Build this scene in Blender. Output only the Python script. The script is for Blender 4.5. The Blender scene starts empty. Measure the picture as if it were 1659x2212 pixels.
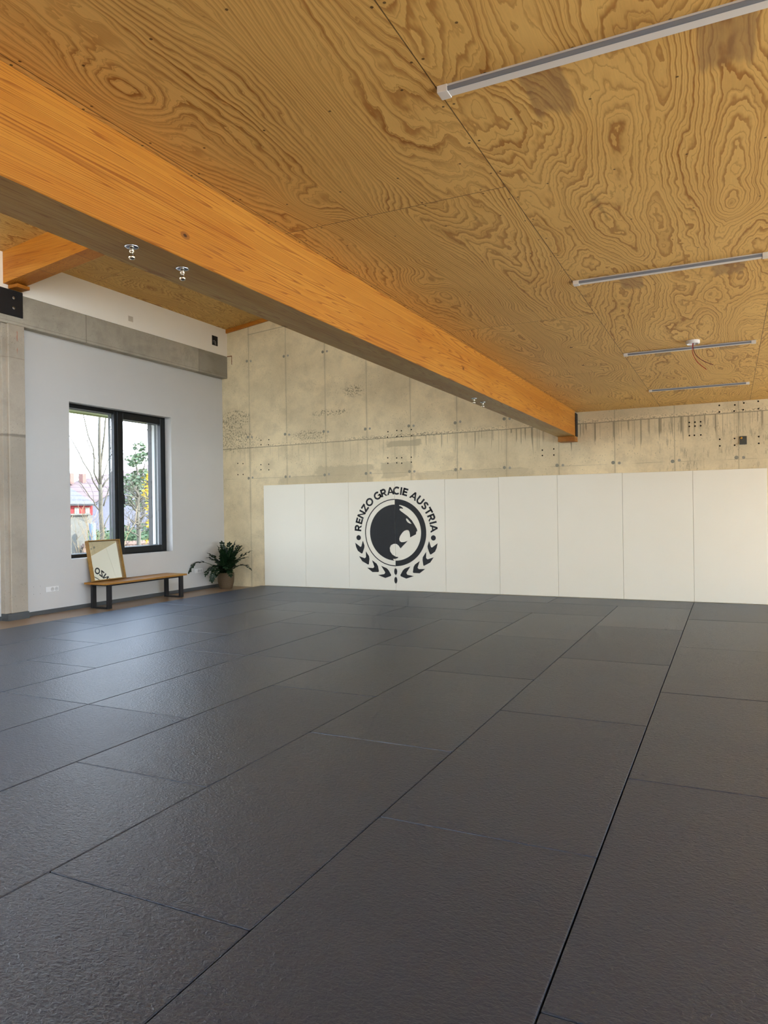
import bpy, bmesh, math, random
from mathutils import Vector, Matrix
from mathutils.geometry import tessellate_polygon
PI = math.pi
R = math.radians
random.seed(7)
scn = bpy.context.scene
COL = scn.collection

# ------------------------------------------------------------ node helper
class E:
    """small expression wrapper round a node socket"""
    def __init__(s, nt, v): s.nt, s.v = nt, v
    def _m(s, op, *a, clamp=False):
        n = s.nt.nodes.new('ShaderNodeMath'); n.operation = op; n.use_clamp = clamp
        for i, x in enumerate((s,) + a):
            x = x.v if isinstance(x, E) else x
            if isinstance(x, (int, float)): n.inputs[i].default_value = x
            else: s.nt.links.new(x, n.inputs[i])
        return E(s.nt, n.outputs[0])
    def __add__(s, o): return s._m('ADD', o)
    __radd__ = __add__
    def __sub__(s, o): return s._m('SUBTRACT', o)
    def __rsub__(s, o): return E(s.nt, o)._m('SUBTRACT', s)
    def __mul__(s, o): return s._m('MULTIPLY', o)
    __rmul__ = __mul__
    def __truediv__(s, o): return s._m('DIVIDE', o)
    def __pow__(s, o): return s._m('POWER', o)
    def fract(s): return s._m('FRACT')
    def floor(s): return s._m('FLOOR')
    def sin(s): return s._m('SINE')
    def abs(s): return s._m('ABSOLUTE')
    def lt(s, o): return s._m('LESS_THAN', o)
    def gt(s, o): return s._m('GREATER_THAN', o)
    def min(s, o): return s._m('MINIMUM', o)
    def max(s, o): return s._m('MAXIMUM', o)
    def clamp(s): return s._m('ADD', 0.0, clamp=True)
    def sqrt(s): return s._m('SQRT')
    def ss(s, a, b):
        n = s.nt.nodes.new('ShaderNodeMapRange'); n.interpolation_type = 'SMOOTHSTEP'
        s.nt.links.new(s.v, n.inputs['Value'])
        if a < b:
            n.inputs['From Min'].default_value = a; n.inputs['From Max'].default_value = b
            n.inputs['To Min'].default_value = 0; n.inputs['To Max'].default_value = 1
        else:
            n.inputs['From Min'].default_value = b; n.inputs['From Max'].default_value = a
            n.inputs['To Min'].default_value = 1; n.inputs['To Max'].default_value = 0
        return E(s.nt, n.outputs['Result'])

class Mat:
    def __init__(s, name, rough=.6, spec=.5, color=None, metallic=0.0):
        s.m = bpy.data.materials.new(name); s.m.use_nodes = True
        s.nt = s.m.node_tree; s.b = s.nt.nodes['Principled BSDF']
        s.b.inputs['Roughness'].default_value = rough
        s.b.inputs['Specular IOR Level'].default_value = spec
        s.b.inputs['Metallic'].default_value = metallic
        if color: s.b.inputs['Base Color'].default_value = (*color, 1)
        s._pos = None
    def pos(s):
        if not s._pos:
            g = s.nt.nodes.new('ShaderNodeNewGeometry'); sp = s.nt.nodes.new('ShaderNodeSeparateXYZ')
            s.nt.links.new(g.outputs['Position'], sp.inputs[0])
            s._pos = [E(s.nt, sp.outputs[i]) for i in range(3)]
        return s._pos
    def obj(s):
        g = s.nt.nodes.new('ShaderNodeTexCoord'); sp = s.nt.nodes.new('ShaderNodeSeparateXYZ')
        s.nt.links.new(g.outputs['Object'], sp.inputs[0])
        return [E(s.nt, sp.outputs[i]) for i in range(3)]
    def rnd(s):
        n = s.nt.nodes.new('ShaderNodeObjectInfo'); return E(s.nt, n.outputs['Random'])
    def c(s, v): 
        n = s.nt.nodes.new('ShaderNodeValue'); n.outputs[0].default_value = v; return E(s.nt, n.outputs[0])
    def vec(s, x, y, z=0.0):
        n = s.nt.nodes.new('ShaderNodeCombineXYZ')
        for i, q in enumerate((x, y, z)):
            if isinstance(q, E): s.nt.links.new(q.v, n.inputs[i])
            else: n.inputs[i].default_value = q
        return n.outputs[0]
    def noise(s, v, scale=1., detail=2., rough=.5, dist=0.0):
        n = s.nt.nodes.new('ShaderNodeTexNoise'); s.nt.links.new(v, n.inputs['Vector'])
        n.inputs['Scale'].default_value = scale; n.inputs['Detail'].default_value = detail
        n.inputs['Roughness'].default_value = rough; n.inputs['Distortion'].default_value = dist
        return E(s.nt, n.outputs['Fac'])
    def vor(s, v, scale=1., rnd=1., feature='F1', out='Distance'):
        n = s.nt.nodes.new('ShaderNodeTexVoronoi'); n.feature = feature
        s.nt.links.new(v, n.inputs['Vector']); n.inputs['Scale'].default_value = scale
        n.inputs['Randomness'].default_value = rnd
        return E(s.nt, n.outputs[out])
    def vorcol(s, v, scale=1., rnd=1.):
        n = s.nt.nodes.new('ShaderNodeTexVoronoi'); s.nt.links.new(v, n.inputs['Vector'])
        n.inputs['Scale'].default_value = scale; n.inputs['Randomness'].default_value = rnd
        sp = s.nt.nodes.new('ShaderNodeSeparateXYZ'); s.nt.links.new(n.outputs['Color'], sp.inputs[0])
        return E(s.nt, n.outputs['Distance']), E(s.nt, sp.outputs[0]), E(s.nt, sp.outputs[1])
    def white(s, v):
        n = s.nt.nodes.new('ShaderNodeTexWhiteNoise'); n.noise_dimensions = '3D'
        s.nt.links.new(v, n.inputs['Vector']); return E(s.nt, n.outputs['Value'])
    def mix(s, f, a, b):
        n = s.nt.nodes.new('ShaderNodeMix'); n.data_type = 'RGBA'
        for k, q in ((0, f), (6, a), (7, b)):
            if isinstance(q, E): s.nt.links.new(q.v, n.inputs[k])
            elif isinstance(q, (int, float)): n.inputs[k].default_value = q
            elif isinstance(q, tuple): n.inputs[k].default_value = (*q, 1)
            else: s.nt.links.new(q, n.inputs[k])
        return n.outputs[2]
    def mul(s, a, f):      # colour times value
        n = s.nt.nodes.new('ShaderNodeVectorMath'); n.operation = 'SCALE'
        s.nt.links.new(a, n.inputs[0])
        if isinstance(f, E): s.nt.links.new(f.v, n.inputs['Scale'])
        else: n.inputs['Scale'].default_value = f
        return n.outputs[0]
    def set(s, inp, x):
        x = x.v if isinstance(x, E) else x
        s.nt.links.new(x, s.b.inputs[inp])
    def bump(s, h, strength=.3, dist=.01):
        n = s.nt.nodes.new('ShaderNodeBump'); n.inputs['Strength'].default_value = strength
        n.inputs['Distance'].default_value = dist
        s.nt.links.new(h.v, n.inputs['Height']); s.nt.links.new(n.outputs[0], s.b.inputs['Normal'])

# ------------------------------------------------------------ mesh helpers
def obj(name, bm, mat, parent=None, loc=(0, 0, 0), smooth=False, sharp=None):
    me = bpy.data.meshes.new(name); bm.to_mesh(me); bm.free()
    for m in (mat if isinstance(mat, (list, tuple)) else [mat]): me.materials.append(m)
    if smooth: me.polygons.foreach_set('use_smooth', [True] * len(me.polygons))
    if sharp is not None:
        try: me.set_sharp_from_angle(angle=R(sharp))
        except Exception: pass
    o = bpy.data.objects.new(name, me); COL.objects.link(o); o.location = loc
    if parent: o.parent = parent
    return o
def thing(name, label, cat, loc=(0, 0, 0), rotz=0, group=None):
    o = bpy.data.objects.new(name, None); COL.objects.link(o); o.empty_display_size = .1
    o.location = loc; o.rotation_euler = (0, 0, rotz)
    o['label'] = label; o['category'] = cat
    if group: o['group'] = group
    return o
def tag(o, label, cat, group=None, kind=None):
    o['label'] = label; o['category'] = cat
    if group: o['group'] = group
    if kind: o['kind'] = kind
    return o
def struct(name, bm, mat, **k):
    o = obj(name, bm, mat, **k); o['kind'] = 'structure'; return o
def B(): return bmesh.new()
def box(bm, a, b, mi=0, bev=0, seg=2):
    x0, y0, z0 = a; x1, y1, z1 = b
    x0, x1 = min(x0, x1), max(x0, x1); y0, y1 = min(y0, y1), max(y0, y1); z0, z1 = min(z0, z1), max(z0, z1)
    t = bmesh.new()
    v = [t.verts.new(p) for p in ((x0,y0,z0),(x1,y0,z0),(x1,y1,z0),(x0,y1,z0),(x0,y0,z1),(x1,y0,z1),(x1,y1,z1),(x0,y1,z1))]
    for q in ((3,2,1,0),(4,5,6,7),(0,1,5,4),(1,2,6,5),(2,3,7,6),(3,0,4,7)): t.faces.new([v[i] for i in q])
    if bev: bmesh.ops.bevel(t, geom=t.edges[:], offset=bev, segments=seg, affect='EDGES', profile=.5)
    merge(bm, t, mi)
    return bm
def merge(bm, t, mi=0, M=None):
    mp = {}
    for v in t.verts: mp[v] = bm.verts.new(M @ v.co if M else v.co)
    for f in t.faces:
        try: n = bm.faces.new([mp[v] for v in f.verts])
        except ValueError: continue
        n.material_index = mi if mi else f.material_index; n.smooth = f.smooth
    t.free()
def poly(bm, pts, mi=0):
    f = bm.faces.new([bm.verts.new(p) for p in pts]); f.material_index = mi; return f
def prism(bm, pts, off, mi=0):
    """closed polygon pts (3-D) extruded by vector off"""
    off = Vector(off); a = [bm.verts.new(p) for p in pts]; b = [bm.verts.new(Vector(p) + off) for p in pts]
    n = len(a); fs = []
    fs.append(bm.faces.new(a)); fs.append(bm.faces.new(b[::-1]))
    for i in range(n): fs.append(bm.faces.new((a[i], b[i], b[(i+1) % n], a[(i+1) % n])))
    for f in fs: f.material_index = mi
    bmesh.ops.recalc_face_normals(bm, faces=fs)
def frame(t):
    t = t.normalized(); u = Vector((0, 0, 1)) if abs(t.z) < .9 else Vector((1, 0, 0))
    a = t.cross(u).normalized(); return a, t.cross(a).normalized()
def tube(bm, pts, r, n=8, mi=0, cap=True, smooth=True):
    pts = [Vector(p) for p in pts]; rs = r if isinstance(r, (list, tuple)) else [r] * len(pts)
    rings = []; a = None
    for i, p in enumerate(pts):
        d = (pts[min(i+1, len(pts)-1)] - pts[max(i-1, 0)])
        if d.length < 1e-9: d = Vector((0, 0, 1))
        d.normalize()
        if a is None: a, b = frame(d)
        else:
            a = (a - d * a.dot(d)).normalized(); b = d.cross(a)
        rings.append([bm.verts.new(p + (a * math.cos(2*PI*k/n) + b * math.sin(2*PI*k/n)) * rs[i]) for k in range(n)])
    for i in range(len(rings)-1):
        for k in range(n):
            f = bm.faces.new((rings[i][k], rings[i][(k+1) % n], rings[i+1][(k+1) % n], rings[i+1][k]))
            f.smooth = smooth; f.material_index = mi
    if cap:
        for q in (rings[0][::-1], rings[-1]):
            f = bm.faces.new(q); f.material_index = mi
def lathe(bm, prof, c=(0, 0, 0), n=32, mi=0, smooth=True, axis='z', ang=None):
    c = Vector(c); rings = []
    def P(r, h, t):
        x, y = r * math.cos(t), r * math.sin(t)
        return c + (Vector((x, y, h)) if axis == 'z' else Vector((h, x, y)) if axis == 'x' else Vector((x, h, y)))
    for r, h in prof:
        if r < 1e-6: rings.append([bm.verts.new(P(0, h, 0))])
        else: rings.append([bm.verts.new(P(r, h, 2*PI*k/n)) for k in range(n)])
    for i in range(len(rings)-1):
        A, Bq = rings[i], rings[i+1]
        for k in range(n):
            if len(A) == 1 and len(Bq) == 1: continue
            if len(A) == 1: f = bm.faces.new((A[0], Bq[(k+1) % n], Bq[k]))
            elif len(Bq) == 1: f = bm.faces.new((A[k], A[(k+1) % n], Bq[0]))
            else: f = bm.faces.new((A[k], A[(k+1) % n], Bq[(k+1) % n], Bq[k]))
            f.smooth = smooth; f.material_index = mi
def disc(bm, c, r, ax='y', n=14, mi=0, rx=None):
    rx = rx or r; c = Vector(c); pts = []
    for k in range(n):
        a = 2*PI*k/n; u, w = rx*math.cos(a), r*math.sin(a)
        pts.append(c + (Vector((u, 0, w)) if ax == 'y' else Vector((0, u, w)) if ax == 'x' else Vector((u, w, 0))))
    return poly(bm, pts, mi)
def recalc(bm): bmesh.ops.recalc_face_normals(bm, faces=bm.faces[:]); return bm

# ------------------------------------------------------------ materials
def plywood(name, ox, oy, sheet_w, sheet_l, patches=False, tint=1.0, sloped=False, ring=30.0, seed=0.0):
    M = Mat(name, rough=.55, spec=.25)
    x, y, z = M.pos()
    colx = x.lt(ox); sx = ((x - ox) / sheet_w); sy = ((y - oy - colx * .90) / sheet_l)
    ix, iy = sx.floor(), sy.floor()
    fx, fy = sx - ix, sy - iy
    off = M.white(M.vec(ix + seed, iy, 3.3)) * 37.0
    off2 = M.white(M.vec(ix + seed, iy, 9.1)) * 23.0
    gx, gy = x + off, y + off2
    # slow height field of the peeled veneer; long along the sheet
    h = M.noise(M.vec(gx * 2.3, gy * .50, off), 1.0, 1.0, .4, .15)
    h2 = M.noise(M.vec(gx * 7.5, gy * 2.3, off2), 1.0, 2.0, .55, .3)
    h3 = M.noise(M.vec(gx * 34, gy * 9, 1.0), 1.0, 2.0, .6)
    kd, kr, kr2 = M.vorcol(M.vec(gx * 1.9, gy * 1.0, off2), 1.0, .95)
    knot = kd.ss(.36, 0.0) * kr.gt(.40)
    f = h * 1.0 + gx * (colx * .9 + .28) + h2 * .11 + h3 * .022 + knot * .20
    q = (f * ring + off).fract()
    late = q.ss(.55, .93) * q.ss(1.0, .97) * (M.noise(M.vec(gx * 3.1, gy * 1.3, 2.0), 1, 2).ss(.3, .62) * .6 + .4)          # dark edge of each growth ring
    fine = ((f * ring * 2.0 + .37).fract()).ss(.72, .95) * .40
    broad = (f * ring * .23 + off2).fract().ss(.78, .98) * .55
    fib = M.noise(M.vec(gx * 240, gy * 9, 2.0), 1.0, 2.0, .7)
    blot = M.noise(M.vec(gx * 1.3, gy * .9, 5.0), 1.0, 3.0, .6)
    k = (late * .80 + fine * (1.0 - late) + broad * .5).clamp()
    c0 = M.mix(blot, (.72*tint, .43*tint, .115*tint), (.88*tint, .58*tint, .19*tint))
    c1 = M.mix(k, c0, (.40*tint, .175*tint, .035*tint))
    c1 = M.mul(c1, fib * .22 + .89)
    # small dark knots
    kdot = kd.ss(.035, .012) * kr.gt(.62)
    s2, s2r, _ = M.vorcol(M.vec(gx * 3.6, gy * 2.6, 8.0), 1.0, 1.0)
    sdot = M.noise(M.vec(gx * 60, gy * 60, 0.0), 1, 2, .5)
    pin = (s2 + sdot * .02).ss(.045, .022) * s2r.gt(.45)
    streak = ((M.noise(M.vec(gx * 11, gy * 1.2, 4.0), 1, 2, .6)).ss(.70, .76)) * .5
    dark = (kdot.max(pin * .8)).max(streak * .7)
    c1 = M.mix(dark, c1, (.12, .045, .014))
    # screws in rows near the edges and across the middle of each sheet
    ex = fx.min(1.0 - fx) * sheet_w
    ey = fy.min(1.0 - fy) * sheet_l
    px = (y / .31).fract() - .5; py = (x / .31).fract() - .5
    d1 = ((ex - .022) * (ex - .022) + px * px * (.31 * .31)).sqrt()
    d2 = ((ey - .022) * (ey - .022) + py * py * (.31 * .31)).sqrt()
    em = ((fy * 4.0 + .0).fract() - .5).abs()
    d3 = ((em * (sheet_l / 4.0)) * (em * (sheet_l / 4.0)) + py * py * (.31 * .31)).sqrt()
    screw = (d1.min(d2)).min(d3).ss(.0065, .0045)
    seam = (ex.min(ey)).ss(.0030, .0015)
    if patches:
        for (px_, w_, l_) in ((-.60, .085, .36), (.01, .10, .33)):
            u = ((x - px_ + M.noise(M.vec(x * 9, y * 3, 1.1), 1, 2) * .06 - .03).abs()) / w_
            v = (fy * sheet_l) / l_ - M.noise(M.vec(x * 17, iy * 3.0, 0.0), 1, 2) * .9 + .35
            pm = u.ss(1.0, .8) * v.ss(1.0, .75) * (M.noise(M.vec(x * 30, y * 5, 6.0), 1, 3, .7) * .8 + .35)
            c1 = M.mix(pm.clamp() * .75, c1, (.30, .17, .075))
    c1 = M.mix((screw.max(seam)) * .85, c1, (.07, .035, .012))
    M.set('Base Color', c1)
    M.bump(fib, .05, .002)
    return M.m

def glulam(name, axis='y', tint=(1, 1, 1), lam=.04, seed=0.0):
    M = Mat(name, rough=.5, spec=.3)
    x, y, z = M.obj()
    L, c = (y, x) if axis == 'y' else (x, y)
    lay = (z / lam); il = lay.floor(); fl = lay - il
    o1 = M.white(M.vec(il, seed, 1.0)); o2 = M.white(M.vec(il, seed, 7.0)) * 31
    # grain long along the beam
    g = M.noise(M.vec(L * .30 + o2, z * 12, c * 12), 1.0, 1.3, .5, .15)
    f = (g * 26.0)
    late = f.fract().ss(.55, .95) * f.fract().ss(1.0, .94)
    fib = M.noise(M.vec(L * 5, z * 260, c * 260), 1, 2, .6)
    blot = M.noise(M.vec(L * .8, z * 5, c * 5), 1, 3, .6)
    base = M.mix(o1, (.46*tint[0], .155*tint[1], .013*tint[2]), (.56*tint[0], .225*tint[1], .026*tint[2]))
    base = M.mix(blot.ss(.35, .65) * .6, base, (.63*tint[0], .28*tint[1], .040*tint[2]))
    c1 = M.mix(late * .78, base, (.30*tint[0], .085*tint[1], .010*tint[2]))
    c1 = M.mul(c1, fib * .2 + .9)
    kd, kr, _ = M.vorcol(M.vec(L * 2.3, z * 4.2, c * 4.2), 1, 1.0)
    kn = kd.ss(.085, .06) * kr.gt(.45)
    kn2 = kd.ss(.04, .02) * kr.gt(.35)
    c1 = M.mix(kn * .65, c1, (.22*tint[0], .07*tint[1], .015))
    c1 = M.mix(kn2 * .9, c1, (.05, .018, .006))
    joint = (fl.min(1.0 - fl) * lam).ss(.0012, .0004)
    c1 = M.mix(joint * .55, c1, (.18, .07, .02))
    M.set('Base Color', c1)
    M.bump(fib, .05, .002)
    return M.m

def concrete(name, kind='wall', tone=(.80, .67, .42)):
    M = Mat(name, rough=.75, spec=.25)
    x, y, z = M.pos()
    a = y if kind == 'beam' else x
    big = M.noise(M.vec(a * .7, y * .7, z * .9), 1, 4, .6)
    med = M.noise(M.vec(a * 3.5, y * 3.5, z * 3.5), 1, 5, .65)
    fine = M.noise(M.vec(a * 40, y * 40, z * 40), 1, 4, .7)
    c = M.mix(big.ss(.3, .7), tuple(t * .86 for t in tone), tuple(t * 1.12 for t in tone))
    c = M.mix(med.ss(.42, .72) * .5, c, tuple(t * .72 for t in tone))
    c = M.mul(c, fine * .22 + .89)
    pore = M.vor(M.vec(a * 26, y * 26, z * 26), 1, 1)
    pc = M.noise(M.vec(a * 1.6, y * 1.6, z * 1.9), 1, 2)
    pores = pore.ss(.19, .10) * pc.ss(.44, .60)
    c = M.mix(pores * .65, c, tuple(t * .32 for t in tone))
    hgt = fine * .3 - pore.ss(.15, .08) * .4
    if kind == 'wall':
        # vertical shutter joints every 0.885 m, fine double line with a grey halo
        s = (x + 8.745) / .887 + M.noise(M.vec(z * .8, 0.0, 0.0), 1, 1) * .012 - .006
        fr = (s + .5).fract() - .5
        d = fr.abs() * .887
        vline = d.ss(.009, .003)
        halo = d.ss(.055, .0) * M.noise(M.vec(x * 2, 1.0, z * 1.7), 1, 3).ss(.38, .66)
        c = M.mix(halo * .35, c, tuple(t * .55 for t in tone))
        c = M.mix(vline * .55, c, tuple(t * .42 for t in tone))
        # cold joint
        zl = 2.762 + x * 0.0
        wob = M.noise(M.vec(x * 5, 0.0, 0.0), 1, 5, .75) * .035 - .0175
        jz = z - (x + 9.4) * .0085 - 2.765
        jd = (jz + wob)
        rag = M.noise(M.vec(x * 38, z * 38, 0.0), 1, 4, .75)
        jl = jd.abs().ss(.012, .003)
        above = jd.ss(-.004, .004) * jd.ss(.10, .02) * M.noise(M.vec(x * 1.1, 4.0, 0.0), 1, 2).ss(.32, .44)
        rough = (above * rag.ss(.52, .58))
        c = M.mix(above * .35, c, tuple(min(1, t * 1.22) for t in tone))
        c = M.mix(rough * .7, c, tuple(t * .28 for t in tone))
        c = M.mix(jl * .7, c, tuple(t * .30 for t in tone))
        # drip stains below the joint
        col = M.noise(M.vec(x * 13, 2.0, 0.0), 1, 5, .8)
        lng = M.noise(M.vec(x * 5, 7.0, 0.0), 1, 4, .8).ss(.35, .7) * .55 + .05
        below = jd.lt(0.0) * ((jd * -1.0) / lng).ss(1.0, .75)
        xr = x.ss(-6.2, -3.4) * .8 + .2
        drip = below * col.ss(.515, .565) * xr
        c = M.mix(drip * .9, c, tuple(t * .40 for t in tone))
        # worn, streaky patch towards the right
        wr = x.ss(-1.6, -.6) * z.ss(2.85, 2.7) * z.ss(1.9, 2.05)
        sc = M.noise(M.vec(x * 26, 1.0, z * 5), 1, 5, .75).ss(.50, .62) * M.noise(M.vec(x * 3, 1.0, z * 3), 1, 3).ss(.35, .6)
        c = M.mix(wr * sc * .62, c, tuple(t * .45 for t in tone))
        # damp patches
        for (cx, cz, wx, wz, s_) in ((-6.55, 2.16, .62, .17, .55), (-7.55, 2.05, .5, .11, .45), (-5.5, 2.2, .3, .14, .5), (-5.35, 2.68, .35, .06, .7), (-4.1, 2.05, 1.2, .1, .35)):
            du = ((x - cx) / wx); dv = ((z - cz) / wz)
            dd = (du.abs().max(dv.abs())) + M.noise(M.vec(x * 4, cz, z * 4), 1, 4, .7) * 1.1 - .55
            c = M.mix(dd.ss(1.05, .85) * s_, c, tuple(t * .60 for t in tone))
        # honeycombed areas
        for (cx, cz, rx, rz) in ((-9.2, 2.95, .75, .26), (-9.15, 3.35, .5, .25), (-6.85, 3.35, .42, .07), (-6.35, 3.72, .22, .14), (-7.35, 2.95, .6, .11), (-5.3, 2.82, 1.4, .04)):
            du = ((x - cx) / rx); dv = ((z - cz) / rz)
            dd = (du * du + dv * dv).sqrt() + M.noise(M.vec(x * 3.2, cz, z * 3.2), 1, 4, .7) * 1.6 - .8
            hm = dd.ss(1.0, .6) * M.noise(M.vec(x * 30, cz, z * 30), 1, 5, .75).ss(.51, .57)
            c = M.mix(hm * .75, c, tuple(t * .25 for t in tone))
            # second pour line and panel outline near the top
        t1 = (z - 2.15).abs().ss(.006, .002) * M.noise(M.vec(x * 1.5, 0.0, 3.0), 1, 2).ss(.42, .55)
        t2 = (z - 5.06 - (x + 8.74) * .075).abs().ss(.012, .004) * x.gt(-8.76)
        c = M.mix((t1 * .5).max(t2 * .6), c, tuple(t * .40 for t in tone))
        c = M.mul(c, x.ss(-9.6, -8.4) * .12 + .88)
    if kind == 'beam':
        j = ((y - 8.361) / 2.72 + .5).fract() - .5
        c = M.mix((j.abs() * 2.72).ss(.012, .005) * .6, c, tuple(t * .40 for t in tone))
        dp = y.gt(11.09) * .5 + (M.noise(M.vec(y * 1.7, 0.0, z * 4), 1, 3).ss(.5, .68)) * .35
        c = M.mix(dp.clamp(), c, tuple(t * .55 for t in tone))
        ln = (z - 4.262).abs().ss(.005, .002)
        c = M.mix(ln * .5, c, tuple(t * .35 for t in tone))
    if kind == 'column':
        l1 = ((z - 2.62).abs() + M.noise(M.vec(y * 20, x * 20, 0.0), 1, 3) * .03 - .015).ss(.03, .006)
        l2 = (z - 3.74).abs().ss(.008, .003)
        c = M.mix((l1 * .75).max(l2 * .4), c, tuple(t * .34 for t in tone))
        c = M.mix(z.lt(2.62) * .3, c, tuple(t * .70 for t in tone))
        red = M.noise(M.vec(y * 22, x * 22, z * 5), 1, 2).ss(.66, .72) * z.ss(3.7, 3.9)
        c = M.mix(red * .7, c, (.42, .11, .05))
    M.set('Base Color', c)
    M.bump(hgt, .35, .006)
    return M.m

def plaster(name, col=(.80, .79, .765)):
    M = Mat(name, rough=.8, spec=.2)
    x, y, z = M.pos()
    n = M.noise(M.vec(x * 2, y * 2, z * 2), 1, 3, .6)
    f = M.noise(M.vec(x * 90, y * 90, z * 90), 1, 2, .6)
    M.set('Base Color', M.mix(n, tuple(c * .97 for c in col), tuple(min(1, c * 1.03) for c in col)))
    M.bump(f, .08, .002)
    return M.m

def simple(name, col, rough=.5, spec=.5, metallic=0.0, var=.06, scale=8.0):
    M = Mat(name, rough=rough, spec=spec, metallic=metallic)
    x, y, z = M.obj()
    n = M.noise(M.vec(x, y, z), scale, 3, .6)
    M.set('Base Color', M.mix(n, tuple(c * (1 - var) for c in col), tuple(min(1, c * (1 + var)) for c in col)))
    return M.m

def matmat(name, col, rough):
    M = Mat(name, rough=rough, spec=.75)
    x, y, z = M.pos()
    r = M.rnd()
    ang = r.gt(.5)
    o = r * 40
    wrk = M.noise(M.vec(x * 42 + o, y * 60, 0.0), 1, 3, .6, .9)
    wr2 = M.noise(M.vec(x * 55 + y * 12, y * 120, o), 1, 2, .6, .4)
    big = M.noise(M.vec(x * 1.4, y * 1.4, o), 1, 3, .6)
    scuff = M.noise(M.vec(x * 9, y * 9, o), 1, 5, .8).ss(.66, .8)
    c = M.mix(big, tuple(k * .92 for k in col), tuple(k * 1.08 for k in col))
    c = M.mul(c, r * .12 + .94)
    c = M.mix(scuff * .02, c, (.3, .3, .3))
    M.set('Base Color', c)
    M.set('Roughness', (big * .06 + rough) + r * .07)
    M.bump(wrk * 1.0 + wr2 * .5, 1.0, .0050)
    return M.m

def glass():
    m = bpy.data.materials.new('window_glass'); m.use_nodes = True; nt = m.node_tree
    nt.nodes.remove(nt.nodes['Principled BSDF'])
    t = nt.nodes.new('ShaderNodeBsdfTransparent'); g = nt.nodes.new('ShaderNodeBsdfGlossy')
    t.inputs[0].default_value = (.93, .96, .95, 1); g.inputs['Roughness'].default_value = .01
    fr = nt.nodes.new('ShaderNodeLayerWeight'); fr.inputs['Blend'].default_value = .5
    pw = nt.nodes.new('ShaderNodeMath'); pw.operation = 'POWER'; pw.inputs[1].default_value = 4.5; nt.links.new(fr.outputs['Facing'], pw.inputs[0])
    ad = nt.nodes.new('ShaderNodeMath'); ad.operation = 'MULTIPLY_ADD'; ad.inputs[1].default_value = .9; ad.inputs[2].default_value = .05; nt.links.new(pw.outputs[0], ad.inputs[0])
    mx = nt.nodes.new('ShaderNodeMixShader'); nt.links.new(ad.outputs[0], mx.inputs[0])
    nt.links.new(t.outputs[0], mx.inputs[1]); nt.links.new(g.outputs[0], mx.inputs[2])
    nt.links.new(mx.outputs[0], nt.nodes['Material Output'].inputs[0])
    return m

M_ply_r = plywood('plywood_ceiling', -.965, 2.522, 1.247, 2.563, patches=True, seed=2.0)
M_ply_l = plywood('plywood_ceiling_left_bay', -9.3, 1.0, 1.25, 2.5, tint=.86, seed=5.0, ring=34)
M_beam = glulam('glulam_spruce', lam=.1)
M_beam2 = glulam('glulam_spruce_cross', axis='x', lam=.09, seed=4.0)
M_under = glulam('pale_beam_underside', tint=(1.45, 2.7, 8.0), seed=11.0)  # beam wood tinted paler and greyer for the underside
M_block = glulam('support_block_wood', tint=(.8, .75, .7), seed=9.0)
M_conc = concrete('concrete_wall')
M_concb = concrete('concrete_ring_beam', 'beam', (.42, .385, .31))
M_concc = concrete('concrete_column', 'column', (.42, .365, .285))
M_plast = plaster('white_plaster')
M_mats = matmat('grey_mat_vinyl', (.031, .041, .062), .30)
M_wmat = Mat('white_mat_vinyl', rough=.45, spec=.35)
_x, _y, _z = M_wmat.pos()
M_wmat.set('Base Color', M_wmat.mix(M_wmat.noise(M_wmat.vec(_x * 1.5, _y, _z * 1.5), 1, 3), (.86, .81, .66), (.90, .85, .70)))
M_wmat.bump(M_wmat.noise(M_wmat.vec(_x * 120, _y, _z * 120), 1, 2), .08, .001)
M_wmat = M_wmat.m
M_ink = simple('black_print', (.012, .012, .012), .5, .35, var=.2)
M_dark = simple('black_steel', (.012, .011, .012), .55, .4)
M_darkhole = simple('drilled_hole', (.02, .017, .012), .9, .1)
M_plug = simple('grey_tie_plug', (.30, .28, .21), .85, .2, var=.2, scale=60)
M_frame = simple('anthracite_window_frame', (.006, .008, .010), .35, .3)
M_glass = glass()
M_batten = simple('light_batten_metal', (.62, .60, .56), .35, .5, var=.03)
M_diff = simple('light_diffuser', (.80, .77, .70), .45, .4, var=.02)
M_diffs = simple('diffuser_side', (.20, .22, .25), .3, .5)
M_cap = simple('light_end_cap', (.78, .74, .66), .4, .4, var=.02)
M_base = simple('grey_skirting', (.085, .09, .09), .5, .3)
M_oak = glulam('bench_oak', tint=(.78, .95, 1.5), lam=.2, seed=3)
M_steel = simple('zinc_steel', (.55, .57, .6), .25, .5, metallic=1.0)
M_brass = simple('bright_steel', (.75, .68, .52), .18, .5, metallic=1.0)
M_mirror = Mat('mirror_glass', rough=.0, metallic=1.0, color=(.86, .88, .84)).m
M_mframe = glulam('mirror_frame_wood', tint=(.68, .95, 1.9), lam=.3, seed=6)
M_white = simple('white_plastic', (.80, .79, .76), .4, .5, var=.02)
M_red = simple('red_wire', (.45, .015, .015), .4, .5)
M_dred = simple('dark_red_wire', (.16, .012, .02), .4, .5)

def floor_mat():
    M = Mat('brown_screed', rough=.28, spec=.5)
    x, y, z = M.pos()
    a = M.noise(M.vec(x * .9, y * .9, 0.0), 1, 5, .65); b = M.noise(M.vec(x * 9, y * 9, 0.0), 1, 4, .7)
    c = M.mix(a.ss(.3, .7), (.27, .175, .095), (.32, .21, .12))
    M.set('Base Color', M.mul(c, b * .16 + .92)); M.set('Roughness', a * .1 + .26)
    return M.m
M_floor = floor_mat()

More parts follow.
